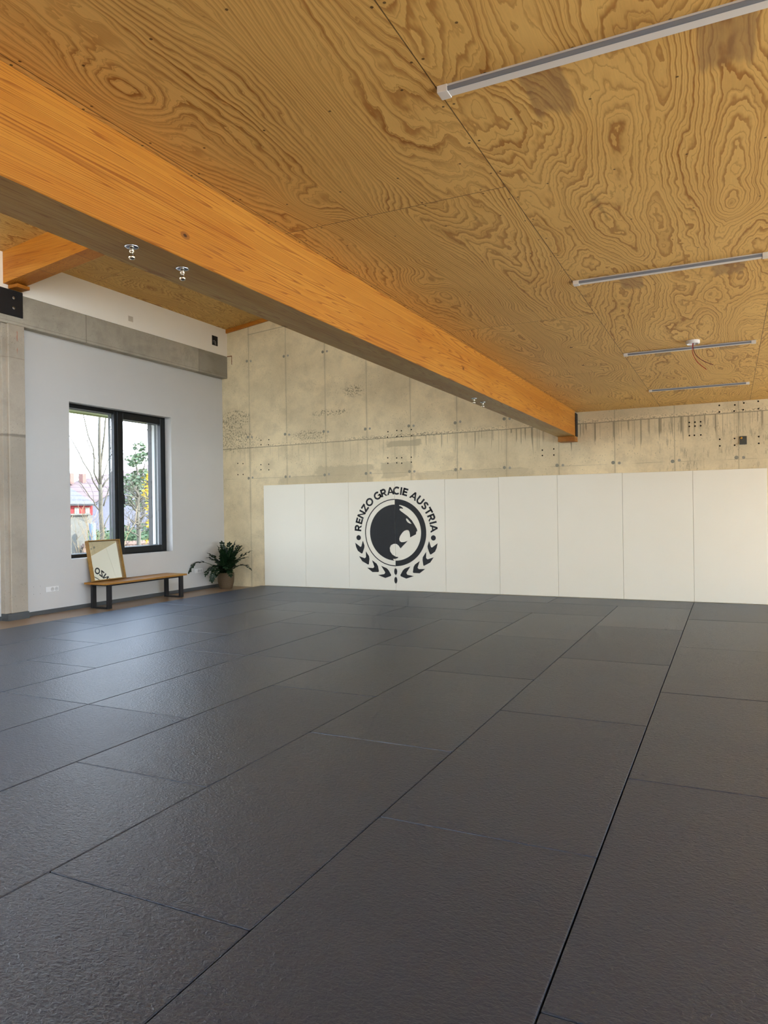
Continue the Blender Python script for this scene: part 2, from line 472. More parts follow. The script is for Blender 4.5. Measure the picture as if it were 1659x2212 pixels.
# ------------------------------------------------------------ room shell
YB = 11.96            # face of the concrete back wall
XL, XU = -9.42, -9.28 # lower plastered wall, upper wall and ring beam
XR, YF = 4.6, -4.6
ZC = 3.017
FZ = -.04
bm = B(); box(bm, (-9.95, YF - .3, -.3), (XR + .3, YB + .3, FZ)); struct('floor', bm, M_floor)

# back wall, with tie plugs and drilled holes pressed into its face
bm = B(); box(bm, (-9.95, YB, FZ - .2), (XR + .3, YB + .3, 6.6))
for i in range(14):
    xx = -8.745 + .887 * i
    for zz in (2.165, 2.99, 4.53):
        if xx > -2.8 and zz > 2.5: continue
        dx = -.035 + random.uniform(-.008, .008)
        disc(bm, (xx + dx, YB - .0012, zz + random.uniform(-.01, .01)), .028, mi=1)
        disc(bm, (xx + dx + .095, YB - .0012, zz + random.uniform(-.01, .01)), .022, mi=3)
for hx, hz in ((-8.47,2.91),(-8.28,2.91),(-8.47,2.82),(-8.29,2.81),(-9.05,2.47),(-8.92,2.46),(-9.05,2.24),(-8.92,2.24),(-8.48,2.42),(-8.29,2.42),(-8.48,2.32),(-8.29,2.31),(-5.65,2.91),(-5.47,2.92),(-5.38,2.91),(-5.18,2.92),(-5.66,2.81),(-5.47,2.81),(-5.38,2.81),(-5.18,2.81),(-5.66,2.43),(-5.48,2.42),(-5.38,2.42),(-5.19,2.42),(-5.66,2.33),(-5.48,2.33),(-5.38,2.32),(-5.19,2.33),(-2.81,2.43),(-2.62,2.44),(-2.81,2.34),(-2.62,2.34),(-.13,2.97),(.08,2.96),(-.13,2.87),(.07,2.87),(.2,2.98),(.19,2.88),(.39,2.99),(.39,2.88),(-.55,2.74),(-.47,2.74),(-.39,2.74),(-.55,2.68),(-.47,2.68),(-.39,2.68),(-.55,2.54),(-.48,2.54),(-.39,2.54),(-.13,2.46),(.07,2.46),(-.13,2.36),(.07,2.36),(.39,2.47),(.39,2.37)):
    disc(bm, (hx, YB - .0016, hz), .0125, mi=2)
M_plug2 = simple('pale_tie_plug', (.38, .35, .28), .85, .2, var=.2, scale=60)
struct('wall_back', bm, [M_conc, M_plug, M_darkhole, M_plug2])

# left wall: lower plaster with the window opening, upper plaster band
WY0, WY1, WZ0, WZ1 = 8.127, 10.43, .762, 3.26
XO = -9.9
bm = B()
LW2_ADD = (2.4, 4.7, WZ0, WZ1); LW3_ADD = (-2.6, -.3, WZ0, WZ1)     # two unseen windows added nearer the camera for more light
box(bm, (XO, YF, FZ), (XL, LW3_ADD[0], 4.22)); box(bm, (XO, LW3_ADD[1], FZ), (XL, LW2_ADD[0], 4.22)); box(bm, (XO, LW2_ADD[1], FZ), (XL, WY0, 4.22)); box(bm, (XO, WY1, FZ), (XL, YB, 4.22))
for q in (LW2_ADD, LW3_ADD, (WY0, WY1)):
    box(bm, (XO, q[0], FZ), (XL, q[1], WZ0)); box(bm, (XO, q[0], WZ1), (XL, q[1], 4.22))
box(bm, (XO, YF, 4.67), (XU, YB, 5.6))
for f_ in bm.faces:
    if f_.calc_center_median().z > 4.6: f_.material_index = 1
M_lowp = plaster('shaded_white_plaster', (.60, .585, .55)); M_upp = plaster('lit_cream_plaster', (.92, .88, .79))  # light difference put into the colour: wall greyed below, warmed and brightened above
struct('wall_left', bm, [M_lowp, M_upp])
bm = B(); box(bm, (XO, YF, 4.22), (XU, YB, 4.67), bev=.006, seg=1); struct('trim_1', bm, M_concb)
bm = B()      # concrete column with a recessed strip on its near side
box(bm, (XL - .1, 6.965, .06), (XU, 7.235, 4.22), bev=.008, seg=1)
box(bm, (XL - .1, 6.90, .06), (XU - .045, 6.97, 4.22), bev=.004, seg=1)
struct('trim_2', bm, M_concc)

# ceilings
bm = B()
prism(bm, [(-9.95, YF - .3, 5.22 - .67 * .125), (-2.45, YF - .3, 5.22 + 6.83 * .125), (-2.45, YF - .3, 6.35), (-9.95, YF - .3, 6.0)], (0, YB - YF + .6, 0))
struct('ceiling_left', bm, M_ply_l)
bm = B(); box(bm, (-2.245, YF - .3, ZC), (XR + .3, YB + .3, ZC + .12)); struct('ceiling', bm, M_ply_r)
bm = B(); box(bm, (-9.28, 11.90, 5.155), (-9.0, YB, 5.23))
prism(bm, [(-9.28, 11.92, 5.145), (-2.5, 11.92, 5.145 + 6.78 * .125), (-2.5, 11.92, 5.23 + 6.78 * .125), (-9.28, 11.92, 5.23)], (0, .04, 0))
bm2 = B(); prism(bm2, [(-9.28, 11.92, 5.145), (-2.5, 11.92, 5.145 + 6.78 * .125), (-2.5, 11.92, 5.24 + 6.78 * .125), (-9.28, 11.92, 5.24)], (0, .04, 0)); bm.free()
struct('trim_3', bm2, M_beam2)

# unseen walls: front windows added for light behind the camera, glazed right wall
bays = [(-4.3, -1.75), (-1.55, .95), (1.15, 3.65), (3.85, 6.35), (6.55, 9.05), (9.25, 11.7)]
RZ0, RZ1 = .10, 2.78
portals = []
wn = [2]
def glazed_wall(name, along, const, th, lo, hi, ztop, holes, out):
    """wall in the plane const; holes = (a, b, z0, z1) cut out of it and filled with framed windows"""
    bm = B()
    def bx(a, b, z0, z1, t0=0.0, t1=th, m=bm):
        if along == 'y': box(m, (const + out*t0, a, z0), (const + out*t1, b, z1))
        else: box(m, (a, const + out*t0, z0), (b, const + out*t1, z1))
    rows = sorted(set((h[2], h[3]) for h in holes)); z = FZ
    for r0, r1 in rows:
        if r0 > z: bx(lo, hi, z, r0)
        hs = sorted([h for h in holes if (h[2], h[3]) == (r0, r1)]); p = lo
        for h in hs: bx(p, h[0], r0, r1); p = h[1]
        bx(p, hi, r0, r1); z = r1
    if z < ztop: bx(lo, hi, z, ztop)
    struct(name, bm, M_plast)
    for a, b, r0, r1 in holes:
        m = B(); w_ = .07; mid = (a+b)/2
        for q in ((a, a+w_, r0, r1), (b-w_, b, r0, r1), (a+w_, b-w_, r0, r0+w_), (a+w_, b-w_, r1-w_, r1), (mid-.035, mid+.035, r0+w_, r1-w_)): bx(*q, .12, .19, m)
        o = struct('window_%d' % wn[0], m, M_frame); wn[0] += 1
        g = B()
        if along == 'y': poly(g, [(const+out*.155, a+w_, r0+w_), (const+out*.155, b-w_, r0+w_), (const+out*.155, b-w_, r1-w_), (const+out*.155, a+w_, r1-w_)])
        else: poly(g, [(a+w_, const+out*.155, r0+w_), (b-w_, const+out*.155, r0+w_), (b-w_, const+out*.155, r1-w_), (a+w_, const+out*.155, r1-w_)])
        obj('pane', g, M_glass, parent=o)
        portals.append((along, const + out*(th-.02), mid, (r0+r1)/2, b-a, r1-r0, out))
glazed_wall('wall_right', 'y', XR, .3, YF, YB, ZC, [(a, b, RZ0, RZ1) for a, b in bays], 1)
glazed_wall('wall_front', 'x', YF, .3, -9.95, XR + .3, 6.5,
    [(a, b, .10, 2.78) for a, b in ((-9.0, -6.6),)] + [(a, b, 2.95, 5.25) for a, b in ((-9.2, -6.05), (-5.85, -2.7))], -1)

# unseen clerestory windows added above the long beam to light the left bay
FZ_, FZ = FZ, ZC
glazed_wall('wall_middle', 'y', -2.50, .25, YF, YB + .3, 6.4, [(a, b, 3.30, 5.75) for a, b in ((-4.4, -1.9), (-1.7, .8), (1.0, 3.5), (3.7, 6.6))], 1)
FZ = FZ_
for a, b, z0, z1 in (LW2_ADD, LW3_ADD):  # frames and panes of the added unseen windows
    m = B()
    for q in ((a, a+.07, z0, z1), (b-.07, b, z0, z1), (a+.07, b-.07, z0, z0+.07), (a+.07, b-.07, z1-.07, z1), ((a+b)/2-.04, (a+b)/2+.04, z0+.07, z1-.07)): box(m, (XL - .215, q[0], q[2]), (XL - .145, q[1], q[3]))
    o = struct('window_%d' % wn[0], m, M_frame); wn[0] += 1
    g = B(); poly(g, [(XL-.18, a+.07, z0+.07), (XL-.18, b-.07, z0+.07), (XL-.18, b-.07, z1-.07), (XL-.18, a+.07, z1-.07)]); obj('pane', g, M_glass, parent=o)

# skirting on the left wall, stepping round the column
bm = B()
box(bm, (XL, 7.235, FZ), (XL + .014, YB, FZ + .062)); box(bm, (XL, YF, FZ), (XL + .014, 6.90, FZ + .062))
box(bm, (XL, 6.90, FZ), (XU + .012, 7.24, FZ + .10))
struct('baseboard_left', bm, M_base)

# ------------------------------------------------------------ the visible window
win = B()
fx0, fx1 = XL - .215, XL - .145
for (p, q, r_, s) in ((WY0, WY0+.06, WZ0, WZ1), (WY0+.06, 9.185, WZ0, WZ0+.062), (WY0+.06, 9.185, WZ1-.066, WZ1), (9.185, 9.255, WZ0, WZ1), (9.255, WY1, WZ0, WZ0+.03), (9.255, WY1, WZ1-.03, WZ1), (WY1-.03, WY1, WZ0+.03, WZ1-.03)):
    box(win, (fx0, p, r_), (fx1, q, s), bev=.003, seg=1)
W1 = struct('window_1', win, M_frame)
s = B(); sx0, sx1 = fx0 + .005, fx1 + .015
sy0, sy1, sz0, sz1 = 9.250, 10.395, WZ0 + .02, WZ1 - .02
for (p, q, r_, t) in ((sy0, 9.375, sz0, sz1), (10.29, sy1, sz0, sz1), (9.375, 10.29, sz0, sz0+.105), (9.375, 10.29, sz1-.115, sz1)):
    box(s, (sx0, p, r_), (sx1, q, t), bev=.004, seg=1)
so = obj('sash', s, M_frame, parent=W1)
M_bead = simple('grey_glazing_bead', (.16, .165, .15), .4, .5)
for (ya, yb_, za, zb, nm) in ((WY0+.06, 9.185, WZ0+.062, WZ1-.066, 'fixed_pane'), (9.375, 10.29, sz0+.105, sz1-.115, 'sash_pane')):
    b2 = B(); xb = fx0 - .03
    for k, (dx, w) in enumerate(((0, .008), (-.02, .013), (-.04, .018))):
        for (p, q, r_, t) in ((ya, ya+w, za, zb), (yb_-w, yb_, za, zb), (ya+w, yb_-w, za, za+w*.6), (ya+w, yb_-w, zb-w*.6, zb)):
            box(b2, (fx0 + dx, p, r_), (fx0 + dx - .01, q, t))
    obj('glazing_bead', b2, M_bead, parent=W1)
    g = B(); poly(g, [(fx0-.005, ya+.012, za), (fx0-.005, yb_-.012, za), (fx0-.005, yb_-.012, zb), (fx0-.005, ya+.012, zb)])
    obj('pane', g, M_glass, parent=W1)
h = B(); tube(h, [(sx1 + .002, 9.33, 1.80), (sx1 + .045, 9.33, 1.80), (sx1 + .05, 9.335, 1.77), (sx1 + .05, 9.335, 1.64)], .009, 8)
box(h, (sx1, 9.315, 1.755), (sx1 + .006, 9.345, 1.845))
ho = obj('window_handle', h, M_dark, parent=so)
# outside reveal boards, blind guide and lintel
tr = B(); box(tr, (-9.905, WY1 + .005, .76), (fx0 - .05, WY1 + .03, 3.09)); struct('trim_4', tr, simple('pale_reveal_board', (.42, .34, .25), .6, .3, var=.04))
tr = B(); box(tr, (-10.0, WY1 + .0, .76), (-9.91, WY1 + .04, 3.24))
for zz in (3.05, 2.05, 1.77, 1.4, .82):
    box(tr, (-10.005, WY1 - .012, zz), (-9.905, WY1 + .002, zz + .035))
struct('trim_5', tr, simple('dark_blind_guide', (.055, .05, .045), .5, .3, var=.2, scale=30))
tr = B(); box(tr, (-10.35, WY0 - .6, 3.26), (XO - .001, WY1 + .3, 3.34)); box(tr, (-10.35, WY0-.6, 3.24), (-10.3, WY1+.3, 3.34)); struct('trim_6', tr, simple('green_lintel_board', (.50, .53, .25), .6, .3, var=.25, scale=3))

# ------------------------------------------------------------ timber beams
t = thing('timber_beam', 'long orange glued timber beam running under the ceiling from the foreground to the concrete wall', 'beam', (-2.38, 3.6, 2.617))
b = B(); box(b, (-.143, YF - 3.6, 0), (.143, 11.80 - 3.6, .40), bev=.004, seg=1)
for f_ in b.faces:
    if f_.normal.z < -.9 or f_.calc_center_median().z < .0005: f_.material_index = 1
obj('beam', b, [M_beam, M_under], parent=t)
b = B(); box(b, (-.12, 11.72 - 3.6, -.085), (.15, YB - 3.6 - .002, -.003), bev=.003, seg=1); obj('support_block', b, M_block, parent=t)
b = B(); box(b, (-.135, 11.80 - 3.6, .0), (.155, YB - 3.6 - .002, .37)); obj('steel_bracket', b, M_dark, parent=t)

t = thing('timber_beam', 'short sloping timber cross beam resting on a black bracket at the left wall', 'beam', (XU, 7.04, 4.767))
b = B()
prism(b, [(.002, -.14, 0), (6.78, -.14, 6.78*.125), (6.78, -.14, 6.78*.125 + .452), (.002, -.14, .452)], (0, .28, 0))
obj('beam', b, M_beam2, parent=t)
b = B(); box(b, (.01, -.07, -.055), (.20, .14, -.004), bev=.003, seg=1); obj('support_block', b, M_block, parent=t)
t = thing('steel_bracket', 'black steel bracket with two bolts on the left concrete column', 'bracket', (XU, 7.0, 4.52))
b = B(); box(b, (.001, -.28, -.185), (.022, .2, .185), bev=.002, seg=1); obj('plate', b, M_dark, parent=t)
for dz in (.075, -.07):
    b = B(); lathe(b, [(0, .0), (.022, .0), (.022, .006), (.012, .007), (.012, .018), (0, .018)], (.022, .045, dz), 10, axis='x', smooth=False); obj('bolt', b, M_steel, parent=t)

# lifting eyes below the beam
def eye(y, x, label):
    t = thing('ceiling_anchor', label, 'anchor', (x, y, 2.617), group='steel anchors under the long beam')
    b = B(); lathe(b, [(0, -.001), (.038, -.001), (.042, -.005), (.030, -.010), (0, -.010)], n=20); recalc(b); obj('washer', b, M_steel, parent=t)
    b = B(); lathe(b, [(0, -.010), (.014, -.010), (.014, -.034), (.009, -.036), (.009, -.046), (.018, -.052), (.020, -.064), (.015, -.074), (0, -.077)], n=16); recalc(b); obj('nut', b, M_brass, parent=t); t.scale = (.76, .76, .76)
eye(2.358, -2.335, 'steel anchor under the long beam, nearest one to the camera')
eye(2.680, -2.335, 'steel anchor under the long beam, second from the camera')
eye(7.20, -2.40, 'steel anchor far along the underside of the beam, nearer of the far pair')
eye(7.50, -2.40, 'steel anchor far along the underside of the beam, farther of the far pair')

# ------------------------------------------------------------ batten lights
def batten(y, label):
    t = thing('batten_light', label, 'light', (-.36, y, ZC), group='batten lights on the plywood ceiling')
    hw, hl = .033, .595
    b = B(); box(b, (-hl, -.0225, -.008), (hl, .0225, -.0005)); obj('housing', b, M_batten, parent=t)
    b = B(); prism(b, [(-hl + .035, p, q) for p, q in ((-.0235, -.0085), (.0255, -.0085), (.0255, -.019), (.020, -.0245), (-.019, -.0245))], (2*hl - .07, 0, 0)); obj('diffuser', b, M_diff, parent=t)
    b = B(); prism(b, [(-hl + .035, p, q) for p, q in ((-.0238, -.0085), (-.0256, -.011), (-.0225, -.0243), (-.0192, -.0247))], (2*hl - .07, 0, 0)); obj('side_strip', b, M_diffs, parent=t)  # darker strip along the near side of the diffuser
    for s_ in (-1, 1):
        b = B(); box(b, (s_*(hl+.004), -.0275, -.027), (s_*(hl-.036), .0275, -.0005), bev=.002); obj('end_cap', b, M_cap, parent=t)
batten(2.522, 'white batten light on the plywood ceiling, largest and nearest to the camera')
batten(5.070, 'white batten light on the plywood ceiling, second from the camera')
batten(7.680, 'white batten light just behind the ceiling rose with red wires')
batten(10.215, 'white batten light on the plywood ceiling, farthest and closest to the concrete wall')

t = thing('ceiling_rose', 'round white ceiling rose with two loose red wires hanging down', 'ceiling rose', (-.30, 7.40, ZC))
b = B(); lathe(b, [(0, -.001), (.062, -.001), (.062, -.028), (.052, -.034), (.05, -.020), (0, -.018)], n=28); recalc(b); obj('base', b, M_white, parent=t, sharp=40)
def wire(pts, m):
    P = [Vector(p) for p in pts]; out = []
    for i in range(len(P)-1):
        p0, p1, p2, p3 = P[max(i-1,0)], P[i], P[i+1], P[min(i+2, len(P)-1)]
        for k in range(6):
            u = k/6; out.append(.5*((2*p1)+(-p0+p2)*u+(2*p0-5*p1+4*p2-p3)*u*u+(-p0+3*p1-3*p2+p3)*u**3))
    out.append(P[-1]); b = B(); tube(b, out, .0032, 6); obj('wire', b, m, parent=t)
wire([(0, 0, -.018), (-.004, 0, -.07), (.005, 0, -.14), (.045, 0, -.215), (.115, -.01, -.285)], M_red)
wire([(.006, 0, -.018), (.004, 0, -.07), (.03, 0, -.145), (.095, 0, -.205), (.175, .01, -.245)], M_dred)

# ------------------------------------------------------------ floor mats
def clip_mat(x0, x1, y0, y1, label):
    g = .0030; th = .04
    cx, cy = (x0+x1)/2, (y0+y1)/2
    dz = random.uniform(-.0012, .0006)
    b = B(); box(b, (x0+g-cx, y0+g-cy, 0), (x1-g-cx, y1-g-cy, th + dz), bev=.0045, seg=2)
    o = obj('floor_mat', b, M_mats, loc=(cx, cy, FZ + .0005))
    o.data.materials[0] = M_mats
    tag(o, label, 'mat', 'dark grey interlocking floor mats')
    return o
SX = dict(R=.487, B=-.514, A=-1.519, C=-2.517, D=-3.487, Ee=-4.455, F=-5.442, G=-6.409, H=-7.402, I=-8.478)
YR = [7.96, 8.97, 9.96, 11.08, 11.90]
ordn = ['nearest', 'second', 'third', 'fourth', 'fifth', 'sixth', 'seventh']
strips = [('R', 'B', [.05, 2.053, 4.025, 6.010, 8.035, 10.057, 11.90], 'rightmost'),
          ('B', 'A', [1.05, 3.057, 5.033, 7.043, 9.12, 11.08], 'second'),
          ('A', 'C', [.05, 2.04, 4.055, 6.042, 8.030, 9.96], 'third'),
          ('C', 'D', [1.02, 3.020, 5.033, 7.027, 8.97], 'fourth'),
          ('D', 'Ee', [1.98, 3.984, 6.030, 7.96], 'fifth'),
          ('Ee', 'F', [1.98, 3.984, 5.989, 7.96], 'sixth'),
          ('F', 'G', [2.95, 4.960, 6.96, 8.97], 'seventh'),
          ('G', 'H', [3.94, 5.940, 8.009, 9.96], 'eighth'),
          ('H', 'I', [4.96, 6.96, 8.97, 11.08], 'ninth')]
for a, c_, yy, nm in strips:
    n = len(yy) - 1
    for k in range(n):
        x0, x1 = SX[c_], SX[a]; y0, y1 = yy[k], yy[k+1]
        where = 'rightmost lengthwise row' if nm == 'rightmost' else nm + ' lengthwise row from the right'
        pos_ = 'nearest the camera' if k == 0 else ('farthest back' if k == n - 1 else ordn[k] + ' from the camera')
        clip_mat(x0, x1, y0, y1, 'dark grey floor mat in the %s, %s' % (where, pos_))
for ri, (names, lab) in enumerate((((SX['F'], SX['D']), 'third crosswise row from the white wall mats'),
                         ((SX['G'], SX['Ee'], SX['C']), 'second crosswise row from the white wall mats'),
                         ((SX['H'], SX['F'], SX['D'], SX['A']), 'first full crosswise row before the white wall mats'))):
    for k in range(len(names)-1):
        side = ('only one there',) if len(names) == 2 else (('left one', 'right one') if len(names) == 3 else ('left one', 'middle one', 'right one'))
        clip_mat(names[k], names[k+1], YR[ri], YR[ri+1], 'grey floor mat lying crosswise, %s, %s' % (lab, side[k]))
last = [SX['I'], -6.585, -4.62, -3.55, -2.56, SX['B']]
for k in range(5):
    clip_mat(last[k], last[k+1], YR[3], YR[4], 'narrow grey floor mat along the foot of the white wall mats, %s' % ('leftmost', 'second from left', 'middle one', 'fourth from left', 'rightmost')[k])

# ------------------------------------------------------------ white wall mats and the emblem
WX = [-8.398, -7.434, -6.474, -5.513, -4.539, -3.557, -2.564, -1.539, -.511, .492]
LCX, LCZ, LY = -5.513, 1.058, 11.916
HEAD = [(-0.019, -0.513), (-0.036, -0.5), (-0.053, -0.483), (0.006, -0.477), (0.042, -0.466), (0.06, -0.445), (0.007, -0.44), (-0.063, -0.402), (-0.104, -0.346), (-0.114, -0.282), (-0.088, -0.231), (-0.031, -0.205), (0.025, -0.207), (0.066, -0.236), (0.103, -0.286), (0.248, -0.15), (0.178, -0.172), (0.123, -0.175), (0.088, -0.153), (0.079, -0.115), (0.097, -0.064), (0.139, -0.007), (0.182, 0.031), (0.23, 0.047), (0.265, 0.043), (0.285, 0.012), (0.295, -0.039), (0.297, -0.087), (0.411, -0.032), (0.42, 0.018), (0.44, 0.024), (0.433, 0.064), (0.389, 0.137), (0.336, 0.219), (0.255, 0.296), (0.173, 0.353), (0.118, 0.392), (0.097, 0.411), (0.093, 0.428), (0.112, 0.44), (0.139, 0.436), (0.167, 0.427), (0.154, 0.455), (0.126, 0.474), (0.091, 0.487), (0.085, 0.5), (0.106, 0.509)]
EYE = [(0.22, 0.255), (0.243, 0.254), (0.284, 0.211), (0.331, 0.158), (0.291, 0.165), (0.25, 0.188), (0.226, 0.22)]
LEAF = [[(-0.828, -0.188), (-0.722, -0.265), (-0.7, -0.261), (-0.665, -0.148), (-0.633, -0.241), (-0.637, -0.28), (-0.677, -0.385), (-0.697, -0.391), (-0.774, -0.34), (-0.807, -0.275)], [(-0.749, -0.44), (-0.63, -0.479), (-0.603, -0.455), (-0.606, -0.345), (-0.538, -0.441), (-0.533, -0.493), (-0.547, -0.59), (-0.566, -0.593), (-0.682, -0.534)], [(-0.582, -0.652), (-0.459, -0.657), (-0.434, -0.633), (-0.478, -0.511), (-0.385, -0.574), (-0.357, -0.619), (-0.34, -0.715), (-0.355, -0.728), (-0.474, -0.731)], [(-0.358, -0.784), (-0.231, -0.764), (-0.212, -0.731), (-0.293, -0.611), (-0.18, -0.654), (-0.145, -0.685), (-0.092, -0.773), (-0.1, -0.795), (-0.211, -0.834)]]
def flat(bm, loops, y=LY):
    pts = [Vector((p[0], p[1], 0)) for L in loops for p in L]
    vs = [bm.verts.new((LCX + p.x, y, LCZ + p.y)) for p in pts]
    for tri in tessellate_polygon([[Vector((p[0], p[1], 0)) for p in L] for L in loops]):
        try: bm.faces.new([vs[i] for i in tri])
        except ValueError: pass
def arc(r, a0, a1, n, cx=0, cz=0):   # angles from vertical, clockwise
    return [(cx + r*math.sin(R(a0 + (a1-a0)*i/n)), cz + r*math.cos(R(a0 + (a1-a0)*i/n))) for i in range(n+1)]
# letters as strokes, cap height 1, centred; polar placement
ST = .235
def stroke(pts, w=ST, closed=False):
    out = []
    n = len(pts)
    for i in range(n - (0 if closed else 1)):
        a = Vector(pts[i]); c = Vector(pts[(i+1) % n]); d = (c - a).normalized(); nn = Vector((-d.y, d.x)) * w/2
        out.append([a + nn, a - nn, c - nn, c + nn])
    return out
def ribbon(pts, w=ST):
    """strip of quads with mitred joints"""
    P = [Vector(p) for p in pts]; L, Rr = [], []
    for i, p in enumerate(P):
        d1 = (P[i] - P[i-1]).normalized() if i else None; d2 = (P[i+1] - P[i]).normalized() if i < len(P)-1 else None
        d = (d1 or d2) if not (d1 and d2) else (d1 + d2).normalized()
        nn = Vector((-d.y, d.x)); k = 1.0
        if d1 and d2: k = 1/max(.35, nn.dot(Vector((-d1.y, d1.x))))
        L.append(p + nn*w/2*k); Rr.append(p - nn*w/2*k)
    return [[L[i], Rr[i], Rr[i+1], L[i+1]] for i in range(len(P)-1)]
def el(cx, cy, rx, ry, a0, a1, n=20):
    return [(cx + rx*math.cos(R(a0+(a1-a0)*i/n)), cy + ry*math.sin(R(a0+(a1-a0)*i/n))) for i in range(n+1)]
h_ = .5 - ST/2
def glyph(c):
    if c == 'I': return stroke([(0, -.5), (0, .5)])
    if c == 'E': return stroke([(-.25, -.5), (-.25, .5)]) + stroke([(-.3, h_), (.34, h_)]) + stroke([(-.3, -h_), (.35, -h_)]) + stroke([(-.3, 0), (.28, 0)])
    if c == 'T': return stroke([(0, -.5), (0, .45)]) + stroke([(-.42, h_), (.42, h_)])
    if c == 'N': return stroke([(-.36, -.5), (-.36, .5)]) + stroke([(.36, -.5), (.36, .5)]) + [[Vector((-.46, .5)), Vector((-.26, .5)), Vector((.46, -.5)), Vector((.26, -.5))]]
    if c == 'Z': return stroke([(-.36, h_), (.38, h_)]) + stroke([(-.40, -h_), (.40, -h_)]) + [[Vector((.14, .35)), Vector((.38, .35)), Vector((-.14, -.35)), Vector((-.40, -.35))]]
    if c == 'A': return [[Vector((-.52, -.5)), Vector((-.29, -.5)), Vector((.12, .5)), Vector((-.10, .5))], [Vector((.52, -.5)), Vector((.29, -.5)), Vector((-.12, .5)), Vector((.10, .5))]] + stroke([(-.26, -.19), (.26, -.19)], .17)
    if c == 'O': return ribbon(el(0, 0, .44, .42, 0, 360, 32))
    if c == 'C': return ribbon(el(0, 0, .43, .42, 48, 312, 24))
    if c == 'G': return ribbon(el(0, 0, .43, .42, 50, 318, 24) + [(.36, -.30), (.36, -.02)][:2]) + stroke([(.05, -.02), (.45, -.02)], .17) + stroke([(.36, -.4), (.36, .05)], .18)
    if c == 'U': return ribbon([(-.34, .5), (-.34, -.05)] + el(0, -.08, .34, .34, 180, 360, 14) + [(.34, -.05), (.34, .5)])
    if c == 'S': return ribbon(el(0, .205, .25, .2, 30, 215, 12)[0:] + el(.0, -.205, .27, .205, 60, -150, 12))
    if c == 'R': return stroke([(-.30, -.5), (-.30, .5)]) + ribbon([(-.3, h_), (.03, h_)] + el(.03, .17, .23, .23, 90, -90, 12) + [(-.3, -.06)]) + [[Vector((-.08, -.1)), Vector((.14, -.12)), Vector((.42, -.5)), Vector((.17, -.5))]]
LETT = [('R',-83.4),('E',-73.3),('N',-63.6),('Z',-53.2),('O',-42.3),('G',-27.0),('R',-16.9),('A',-6.3),('C',3.4),('I',9.9),('E',16.3),('A',30.2),('U',41.0),('S',51.0),('T',60.2),('R',69.6),('I',76.7),('A',84.4)]
def lettering(lf):
    out = []; H = .140; RC = .765
    for ch, a in LETT:
        if (lf and a > 5) or (not lf and a < 0): continue
        b = B(); out.append(b)
        t_ = R(a); ex = Vector((math.cos(t_), -math.sin(t_))); ey = Vector((math.sin(t_), math.cos(t_)))
        for q in glyph(ch):
            P = [ey * (RC + p.y * H) + ex * (p.x * H) for p in q]
            b.faces.new([b.verts.new((LCX + p.x, LY, LCZ + p.y)) for p in P])
    return out
def emblem():
    b = B()
    flat(b, [arc(.615, 180, 360, 48) + arc(.598, 360, 180, 48)])
    flat(b, [arc(.612, 0, 180, 48) + arc(.512, 180, 0, 48)])
    left = arc(.512, 360, 182.5, 48)
    flat(b, [left + HEAD + arc(.512, 12, 1, 4), EYE])
    return b
def laurel(m):
    out = []
    for L in LEAF:
        b = B(); flat(b, [[(p[0]*m, p[1]) for p in L]]); out.append(b)
    return out
def cut(b, left):
    bmesh.ops.bisect_plane(b, geom=b.verts[:] + b.edges[:] + b.faces[:], plane_co=(LCX + (-.0012 if left else .0012), 0, 0), plane_no=(1, 0, 0), clear_outer=left, clear_inner=not left)
    for f in b.faces:
        if f.normal.y > 0: f.normal_flip()
    return b
def drops():
    b = B(); disc(b, (LCX, LY, LCZ - .711), .060, rx=.030, n=24); disc(b, (LCX, LY, LCZ - .869), .060, rx=.030, n=24); return b
wlab = ['blank white wall mat at the far left, beside the potted plant', 'blank white wall mat, second from the left, next to the lettered pair',
        'white wall mat carrying the left half of the round black panther emblem', 'white wall mat carrying the right half of the round black panther emblem',
        'blank white wall mat directly right of the panther emblem', 'blank white wall mat, second to the right of the panther emblem',
        'blank white wall mat below the far end of the orange timber beam', 'blank white wall mat, second from the right edge of the picture',
        'blank white wall mat at the right edge of the picture']
for i in range(9):
    x0, x1 = WX[i], WX[i+1]; cx = (x0+x1)/2
    b = B(); top = 2.0 + random.uniform(-.003, .004)
    box(b, (x0 + .0015 - cx, 0, 0), (x1 - .0015 - cx, .040, top + .0), bev=.004, seg=2)
    o = obj('wall_mat', b, M_wmat, loc=(cx, 11.918, .003)); tag(o, wlab[i], 'mat', 'white mats lining the back wall')
    if i in (2, 3):
        lf = i == 2
        def ch(nm, bb):
            for v in bb.verts: v.co -= Vector((cx, 11.918 + .0006, .003))
            q = obj(nm, bb, M_ink, parent=o); return q
        for bb in lettering(lf):
            bb = cut(bb, lf)
            if len(bb.faces): ch('letter', bb)
        q = ch('panther_emblem', cut(emblem(), lf)); q['label'] = 'black left half of the round panther emblem' if lf else 'panther face inside the heavy black half ring'
        for bb in laurel(1 if lf else -1): ch('laurel_leaf', cut(bb, lf))
        bb = B(); disc(bb, (LCX + (-.752 if lf else .748), LY, LCZ - .095), .047, n=28); ch('dot', cut(bb, lf))
        ch('drop', cut(drops(), lf))

